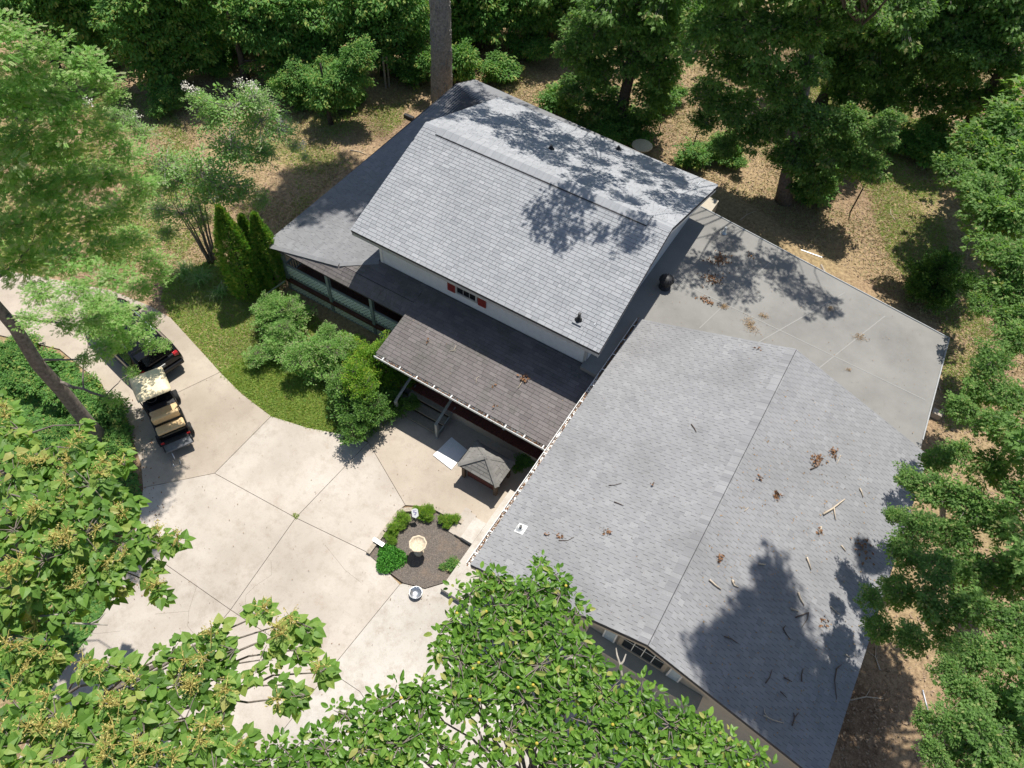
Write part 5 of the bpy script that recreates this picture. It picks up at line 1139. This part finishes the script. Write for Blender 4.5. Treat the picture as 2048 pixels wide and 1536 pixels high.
big_tree('paulownia_tree', 'large heart leaved tree with yellow flower clusters at the left edge', bl,
     [(40, 860, 40, zL), (110, 930, 52, zL), (30, 950, 55, zL), (180, 900, 36, zL+.5), (180, 970, 55, zL+.5), (100, 1010, 60, zL+.5), (30, 1060, 62, zL), (250, 930, 28, zL), (240, 1010, 42, zL), (170, 1070, 62, zL+.5), (90, 1120, 66, zL+.5), (240, 1090, 50, zL), (300, 1080, 34, zL), (340, 1085, 20, zL), (190, 1150, 48, zL), (310, 1150, 26, zL-.5), (230, 1190, 22, zL-.5), (30, 1180, 70, zL), (110, 1200, 48, zL-.3), (325, 1175, 18, zL-.6), (20, 1270, 60, zL-.5), (90, 1290, 40, zL-.6), (-10, 820, 30, zL), (160, 850, 20, zL), (60, 1340, 40, zL-.8), (100, 1330, 26, zL-.8)],
     'heart', 'leaf_heart', .215, 11, 60, 7.5, .17, 'bark_grey', panicles=55, dead=([(80, 1232, zL-.4), (110, 1230, zL-.4), (150, 1220, zL-.4), (160, 1208, zL-.3)], [(60, 1240, zL-.6), (140, 1246, zL-.5), (180, 1248, zL-.5), (200, 1238, zL-.4), (210, 1226, zL-.3)], [(180, 1247, zL-.5), (215, 1250, zL-.5)]), group='heart leaved trees in the foreground')
zB = 9.5
bl = A(250, 1560, 0); bl[2] = 0
big_tree('paulownia_tree', 'large heart leaved tree with pale flower clusters along the bottom edge', bl,
     [(560, 1250, 34, zB), (610, 1250, 26, zB), (520, 1230, 18, zB), (590, 1300, 36, zB), (470, 1300, 40, zB), (520, 1320, 38, zB), (440, 1262, 20, zB), (640, 1345, 22, zB), (570, 1370, 36, zB), (610, 1390, 30, zB), (400, 1310, 42, zB), (340, 1310, 36, zB), (430, 1360, 50, zB), (350, 1370, 52, zB), (260, 1340, 36, zB), (220, 1330, 22, zB), (270, 1400, 55, zB), (190, 1400, 50, zB), (110, 1430, 55, zB), (450, 1420, 40, zB), (370, 1440, 60, zB), (290, 1480, 64, zB), (200, 1490, 64, zB), (110, 1510, 64, zB), (30, 1490, 70, zB), (400, 1500, 50, zB), (460, 1500, 40, zB), (40, 1420, 40, zB), (330, 1540, 64, zB), (240, 1560, 64, zB), (170, 1330, 12, zB-.4), (20, 1560, 60, zB), (430, 1550, 55, zB), (150, 1570, 60, zB)],
     'heart', 'leaf_heart', .205, 12, 44, 8.5, .17, 'bark_grey', panicles=50, group='heart leaved trees in the foreground')
zP = 10.5
bl = A(1040, 1700, 0); bl[2] = 0
big_tree('persimmon_tree', 'glossy oval leaved fruit tree at the bottom centre in front of the garage', bl,
     [(1110, 1150, 26, zP), (1080, 1130, 14, zP), (1000, 1160, 30, zP), (960, 1160, 18, zP), (940, 1190, 34, zP), (1000, 1210, 45, zP), (1060, 1190, 45, zP), (1120, 1190, 36, zP), (1150, 1230, 26, zP), (950, 1260, 50, zP), (890, 1250, 26, zP), (1030, 1270, 55, zP), (1100, 1260, 48, zP), (920, 1320, 50, zP), (880, 1310, 24, zP), (1000, 1340, 55, zP), (1080, 1330, 52, zP), (1150, 1310, 40, zP), (1180, 1340, 40, zP), (1050, 1400, 56, zP), (1130, 1390, 55, zP), (1210, 1390, 50, zP), (1280, 1400, 45, zP), (960, 1400, 50, zP), (900, 1400, 45, zP), (840, 1380, 36, zP), (1180, 1450, 56, zP), (1260, 1450, 55, zP), (1340, 1450, 50, zP), (1400, 1470, 42, zP), (1450, 1500, 40, zP), (1500, 1520, 30, zP), (1520, 1545, 30, zP), (1100, 1470, 56, zP), (1020, 1460, 45, zP), (840, 1440, 40, zP), (780, 1410, 40, zP), (740, 1450, 44, zP), (690, 1430, 28, zP), (720, 1500, 50, zP), (800, 1490, 50, zP), (650, 1500, 45, zP), (580, 1510, 45, zP), (530, 1530, 45, zP), (880, 1490, 35, zP), (960, 1490, 26, zP), (1200, 1520, 56, zP), (1300, 1520, 56, zP), (1390, 1530, 50, zP), (1120, 1530, 45, zP), (620, 1550, 50, zP), (700, 1560, 50, zP), (800, 1550, 50, zP), (900, 1550, 40, zP), (1010, 1540, 24, zP), (480, 1540, 36, zP)],
     'oval', 'leaf_oval', .155, 12, 135, 9.5, .13, 'bark_grey', fruit=24, out=.9, dead=([(1244, 1352, zP-1), (1240, 1328, zP-1), (1234, 1310, zP-1), (1232, 1296, zP-1)], [(1240, 1332, zP-1), (1247, 1322, zP-1), (1252, 1308, zP-1)], [(1130, 1322, zP), (1142, 1315, zP), (1152, 1318, zP), (1162, 1330, zP), (1172, 1334, zP), (1180, 1326, zP)]))
# ============================================================ FALLEN LEAVES, STICKS AND YARD ODDS
def clump(name, label, p, nrm, R, n, mat, L=.11, group=None, sx=1., ang=0., tw=True, hgt=.06):
    nrm = unit(np.array(nrm, float)); t1 = unit(np.cross(nrm, (0, 1, .01))); t2 = np.cross(nrm, t1); ca, sa = math.cos(ang), math.sin(ang); e1, e2 = t1*ca+t2*sa, -t1*sa+t2*ca
    q = RNG.normal(size=(n, 2))*.5*R; P = q[:, :1]*sx*e1+q[:, 1:]*e2+nrm*(.03+RNG.random((n, 1))*hgt)
    D = RNG.normal(size=(n, 3)); N = nrm+RNG.normal(size=(n, 3))*.6
    V, T, t = scatter('oak' if L > .08 else 'blade', P, D, N, L*RNG.uniform(.6, 1.2, n)); o = link(name, np_mesh(name, V, T, t, [MT[mat]]), None, p)
    return tag(o, label, 'leaves', group)
nL, nR, nM = (-mg, 0, 1), (mg2, 0, 1), (0, -mf, 1); nPf = (0, -PM, 1); nF = (-PLN[0], -PLN[1], 1)
def on_brown(x, y):
    d = ray(x, y); t = (ZG-PM*PG-H)/(d[2]-PM*d[1]); return CAMP+t*d
gC = 'dead leaf clumps on the roofs'
for (x, y, R, n, lab) in ((1632, 922, .22, 60, 'largest clump of dead oak leaves on the right garage slope'), (1665, 907, .17, 34, 'red brown oak leaf sprig up the slope from the largest clump'), (1552, 993, .12, 40, 'round nest like leaf clump in the middle of the right garage slope'), (1438, 1118, .12, 18, 'small dead leaf sprig close below the garage ridge'), (1725, 1098, .3, 50, 'brown leaf pile in the tree shadow at the right eave'), (1516, 956, .08, 8, 'few leaf bits right of the garage ridge'), (1648, 1245, .16, 22, 'leaf sprig at the shadow edge low on the garage slope'), (1636, 1062, .1, 10, 'pale leaf scrap above the long fork stick')):
    clump('leaf_clump', lab, on_gr(x, y), nR, R, n, 'dry_leaf', group=gC)
for (x, y, R, n, lab) in ((1215, 1065, .14, 14, 'dull leaf scraps in the middle of the left garage slope'), (1117, 1076, .1, 12, 'orange leaf sprig near the white vent flashing'), (1095, 1070, .07, 6, 'tiny leaf scrap just right of the white vent flashing'), (1306, 970, .07, 6, 'curled leaf ring on the upper left garage slope'), (1516, 700, .07, 6, 'leaf bit by the back rake of the garage')): clump('leaf_clump', lab, on_gl(x, y), nL, R, n, 'dry_leaf', group=gC)
clump('leaf_clump', 'dead oak sprig on the brown porch roof', on_brown(1048, 758), nPf, .2, 46, 'dry_leaf', group=gC)
for (x, y, lab) in ((990, 772, 'single orange leaf on the brown porch roof'), (991, 815, 'single orange leaf near the porch gutter'), (857, 684, 'pale leaf at the left end of the brown porch roof')): clump('leaf_clump', lab, on_brown(x, y), nPf, .05, 4, 'dry_leaf', group=gC)
for (x, y, R, n, sx, an, lab) in ((1440, 520, .3, 110, 1.5, .9, 'rust coloured leaf drift in the shade of the flat roof'), (1424, 560, .3, 90, 1.6, 1.0, 'long tan leaf drift under the rust coloured one'), (1412, 600, .16, 50, 2.2, 0, 'thin curved straw drift on the flat roof'), (1500, 510, .14, 16, 1.5, 0, 'orange leaves near the back edge of the flat roof')):
    clump('leaf_drift', lab, on_flat(x, y), nF, R, n, 'dry_leaf', .11, 'leaf drifts on the flat roof', sx, an, hgt=.03)
for (x, y, R, n, sx, an, lab) in ((1500, 650, .26, 420, 1.7, -.7, 'largest tan catkin pile in the middle of the flat roof'), (1448, 614, .14, 160, 1.2, .3, 'small tan catkin pile below the straw drift'), (1527, 633, .14, 150, 1.3, .5, 'small tan catkin pile right of the largest one'), (1718, 675, .18, 180, 1.5, .4, 'tan catkin pile at the far right of the flat roof'), (1660, 618, .12, 90, 1.3, .2, 'thin tan straw tuft near the back edge'), (1697, 740, .09, 50, 1.5, .3, 'faint straw tuft near the garage rake')):
    clump('catkin_pile', lab, on_flat(x, y), nF, R, n, 'straw', .07, 'catkin piles on the flat roof', sx, an, hgt=.025)
def stick(on, px, r, mat, label, group, lift=.03, br=None):
    pts = [on(*p)+np.array((0, 0, lift+r)) for p in px]; c = pts[0]; s = MB(c).tube(pts, [r*(1-.5*i/(len(pts)-1)) for i in range(len(pts))], 5)
    o = s.build('stick', MT[mat], None, True); tag(o, label, 'stick', group)
    if br: s = MB().tube([on(*p)+np.array((0, 0, lift+r))-c for p in br], [r*.8, r*.5, r*.3][:len(br)], 5).build('side_twig', MT[mat], o, True)
gS = 'fallen sticks on the garage roof'
for px, r, mat, lab, br in (
  ([(1645, 1030), (1662, 1020), (1675, 1010), (1688, 1000)], .035, 'twig_pale', 'long forked pale stick high on the right garage slope', [(1666, 1017), (1668, 1030), (1670, 1042)]),
  ([(1418, 1161), (1430, 1172), (1441, 1180)], .03, 'twig_pale', 'thick grey stick near the ridge above the tree shadow', None),
  ([(1463, 1161), (1467, 1172), (1476, 1176)], .028, 'twig_pale', 'bent tan stick right of the thick grey stick', [(1463, 1161), (1469, 1166)]),
  ([(1595, 1186), (1599, 1198), (1607, 1212)], .03, 'twig_pale', 'tan stick at the notch of the tree shadow', None),
  ([(1580, 1218), (1588, 1221), (1596, 1224)], .03, 'twig_pale', 'short stout stick in the tree shadow', None),
  ([(1590, 1236), (1603, 1231), (1616, 1226)], .022, 'twig_dark', 'straight twig at the upper edge of the shadow', [(1616, 1226), (1613, 1240), (1602, 1256)]),
  ([(1612, 1116), (1616, 1126), (1621, 1141)], .03, 'twig_pale', 'pale barked stick on the sunny lower slope', None),
  ([(1660, 1214), (1668, 1222), (1678, 1230)], .022, 'twig_pale', 'pale stick by the leaf sprig near the eave', None),
  ([(1718, 978), (1722, 986), (1725, 996)], .026, 'twig_pale', 'pale stick close to the right eave', None),
  ([(1681, 1092), (1686, 1098), (1690, 1104)], .024, 'twig_pale', 'short pale stick in the middle of the sunny slope', None),
  ([(1641, 1055), (1638, 1064), (1637, 1070)], .03, 'twig_pale', 'stub of tan stick under the forked one', None),
  ([(1516, 1129), (1530, 1131)], .03, 'twig_pale', 'short tan chip stick above the shadow tip', None),
  ([(1526, 1432), (1545, 1441), (1566, 1447)], .022, 'twig_pale', 'branching twig in the sunny patch near the gable', [(1534, 1436), (1528, 1426), (1527, 1418)]),
  ([(1672, 1338), (1668, 1362), (1672, 1400)], .018, 'twig_dark', 'long thin curved twig by the right eave', [(1672, 1338), (1682, 1330)]),
  ([(1583, 1452), (1588, 1436), (1596, 1426)], .02, 'twig_dark', 'forked dark twig low in the shadow', [(1588, 1436), (1586, 1426)]),
  ([(1448, 1274), (1462, 1279), (1474, 1287)], .02, 'twig_dark', 'dark twig at the left edge of the shadow', None),
  ([(1565, 1258), (1572, 1270), (1580, 1280)], .02, 'twig_dark', 'crooked dark twig in the middle of the shadow', [(1565, 1258), (1570, 1252)]),
  ([(1530, 1367), (1538, 1356), (1543, 1340)], .018, 'twig_dark', 'slender twig below the crooked one', None),
  ([(1567, 1356), (1582, 1364)], .022, 'twig_dark', 'straight short twig beside the slender one', None),
  ([(1602, 1364), (1602, 1350), (1604, 1340)], .02, 'twig_dark', 'upright dark twig right of the short one', None),
  ([(1560, 1384), (1572, 1396)], .018, 'twig_dark', 'thin twig above the sunny patch', None),
  ([(1690, 1310), (1698, 1316)], .025, 'twig_pale', 'stub of stick in deep shade at the right eave', None),
  ([(1680, 912), (1676, 922), (1672, 930)], .014, 'twig_pale', 'fine twig right of the largest leaf clump', None),
  ([(1620, 940), (1634, 934), (1640, 924)], .022, 'twig_dark', 'dark stem sticking out of the largest leaf clump', None),
  ([(1488, 1024), (1496, 1016)], .014, 'twig_pale', 'fine pale splinter left of the nest like clump', None)):
    stick(on_gr, px, r, mat, lab, gS, br=br)
for px, r, mat, lab in (([(1228, 1005), (1236, 1008), (1246, 1012)], .018, 'twig_dark', 'dark twig beside the curled leaf on the left garage slope'), ([(1217, 972), (1230, 971), (1243, 967)], .012, 'twig_dark', 'thin curved twig on the left garage slope'), ([(1117, 1082), (1135, 1082), (1148, 1075)], .012, 'twig_dark', 'thin twig behind the orange leaf sprig'), ([(1382, 850), (1388, 858), (1392, 866)], .02, 'twig_dark', 'short dark stick on the upper left garage slope')): stick(on_gl, px, r, mat, lab, gS)
for px, r, lab in (([(900, 704), (908, 702), (912, 692)], .012, 'white curved twig on the left part of the porch roof'), ([(952, 768), (953, 758), (958, 754)], .012, 'white hooked twig in the middle of the porch roof'), ([(1036, 778), (1042, 768), (1046, 760)], .02, 'grey stem of the dead sprig on the porch roof')): stick(on_brown, px, r, 'twig_pale', lab, 'fallen twigs on the porch roof')
def scraps(fn, box, n, ok, nrm, label, mat='straw', L=(.02, .075)):
    P = np.array([fn(random.uniform(box[0], box[2]), random.uniform(box[1], box[3])) for _ in range(n)])+np.array((0, 0, .03)); P = P[[bool(ok(p)) for p in P]]; n = len(P); c_ = P.mean(0)
    V, T, t = scatter('small', P-c_, RNG.normal(size=(n, 3)), np.array(nrm)+RNG.normal(size=(n, 3))*.3, RNG.uniform(*L, n)); tag(link('leaf_scraps', np_mesh('leaf_scraps', V, T, t, [MT[mat]]), None, c_), label, kind='stuff')
scraps(on_gr, (1400, 780, 1760, 1480), 1300, lambda p: GRX+.1 < p[0] < GR-.1 and GF+.1 < p[1] < GB-.1, nR, 'tiny leaf and bark scraps strewn over the right garage slope')
scraps(on_gl, (950, 640, 1590, 1290), 500, lambda p: GL+.1 < p[0] < GRX-.1 and GF+.1 < p[1] < GB-.1, nL, 'few tiny leaf scraps on the left garage slope', 'litter', (.015, .05))
scraps(on_flat, (1250, 430, 1890, 880), 700, lambda p: -5.0 < p[0] < 5.5 and 18.3 < p[1] < 24.5, nF, 'tiny leaf scraps on the flat roof', 'litter', (.015, .06))
scraps(on_brown, (760, 600, 1160, 880), 260, lambda p: XL+.1 < p[0] < XR-.2 and PG+.1 < p[1] < 15.2, nPf, 'leaf scraps on the brown porch roof', 'litter', (.02, .06))
scraps(lambda x, y: A(x, y, .06), (290, 760, 1000, 1400), 420, lambda p: True, (0, 0, 1), 'small fallen leaves lying on the driveway slabs', 'litter', (.02, .06))
scraps(lambda x, y: A(x, y, .06), (240, 780, 330, 1200), 260, lambda p: True, (0, 0, 1), 'brown leaves along the left driveway edge', 'dry_leaf', (.04, .1))
for k_, (x_, y_, an_, l_) in enumerate(((1330, 180, .3, 'bare fallen branch on the straw left of the forked oak'), (1480, 440, 1.2, 'fallen branch in the shade by the flat roof edge'), (1790, 440, 2.1, 'fallen branch on the patchy grass strip'), (1700, 1400, .6, 'fallen branch on dark soil right of the garage'), (1760, 1340, 2.0, 'second fallen branch on dark soil farther from the garage wall'), (700, 300, .2, 'fallen branch on the dry grass left of the roof'), (400, 300, 1.0, 'fallen branch under the crape myrtle'), (1880, 780, 1.9, 'fallen branch beside the dark block'))):
    b_ = A(x_, y_, .03); d_ = np.array((math.cos(an_), math.sin(an_), 0)); e_ = np.array((-d_[1], d_[0], 0)); L_k = random.uniform(.7, 1.3)
    o = MB(b_).tube([b_, b_+d_*L_k*.5+e_*.08, b_+d_*L_k], [.03, .022, .01], 5).build('fallen_branch', MT['twig_pale'], None, True); tag(o, l_, 'branch', 'fallen branches in the yard')
    MB().tube([d_*L_k*.5+e_*.08, d_*L_k*.75+e_*.35], [.015, .006], 5).build('side_twig', MT['twig_pale'], o, True)
# fence posts, rail and stumps in the yard
def post(label, px, h, r, mat, name='fence_post', group='old wire fence posts', cat='post'):
    b = A(*px); tag(MB(b).tube([b, b+(0, 0, h)], r, 8).build(name, MT[mat]), label, cat, group)
post('pale wooden post pair member in the dark wood left of the pine', (772, 176), 1.8, .06, 'timber'); post('pale wooden post beside the first one left of the pine', (779, 174), 1.8, .05, 'timber')
post('thin dark steel post under the big forked oak', (1650, 390), 1.5, .03, 'dark_metal'); post('thin dark steel post behind the pale vent pipe', (1382, 308), 1.4, .03, 'dark_metal'); post('dark steel post at the edge of the sunlit straw grass', (1700, 425), 1.5, .035, 'dark_metal'); post('dark steel post near the bird side of the leaning oak', (1318, 262), 1.4, .03, 'dark_metal')
p, q = A(1602, 500, .5), A(1644, 515, .5); tag(MB(p).tube([p, q], .035, 8).build('metal_rail', MT['silver']), 'loose pale metal rail lying behind the flat roof', 'rail')
p, q = A(1642, 530, .3), A(1651, 548, .3); tag(MB(p).tube([p, q], .06, 6).build('board', MT['timber']), 'short tan board leaning at the back of the flat roof', 'board')
p, q = A(530, 590, .5), A(570, 562, 1.0); tag(MB(p).tube([p, q], .04, 6).build('pole', MT['silver']), 'pale pole leaning between arborvitae and porch corner', 'pole')
p = A(1872, 828, .15); tag(MB(p).box(p[0]-.2, p[0]+.2, p[1]-.15, p[1]+.15, 0, .3).build('concrete_block', MT['concrete_old'], None, bevel=.02), 'dark block on the soil right of the flat roof corner', 'block')
p = A(818, 234, .1); tag(MB(p).box(p[0]-.3, p[0]+.3, p[1]-.1, p[1]+.1, 0, .2).build('black_box', MT['black_plastic'], None, bevel=.03), 'black box on the grass next to the left roof edge', 'box')
p, q = A(1845, 1380, .3), A(1855, 1420, .3); tag(MB(p).tube([p, q], .03, 6).build('metal_stake', MT['silver']), 'grey stake leaning on the soil right of the garage', 'stake')
p = A(1284, 293, .8); tag(MB(p).lathe([(.5, 0), (.55, .06), (.5, .1)], p, 14).tube([p-(0, 0, .8), p], .08, 8).build('garden_table', MT['stone_cream'], None, True), 'round stone table behind the back eave', 'table')
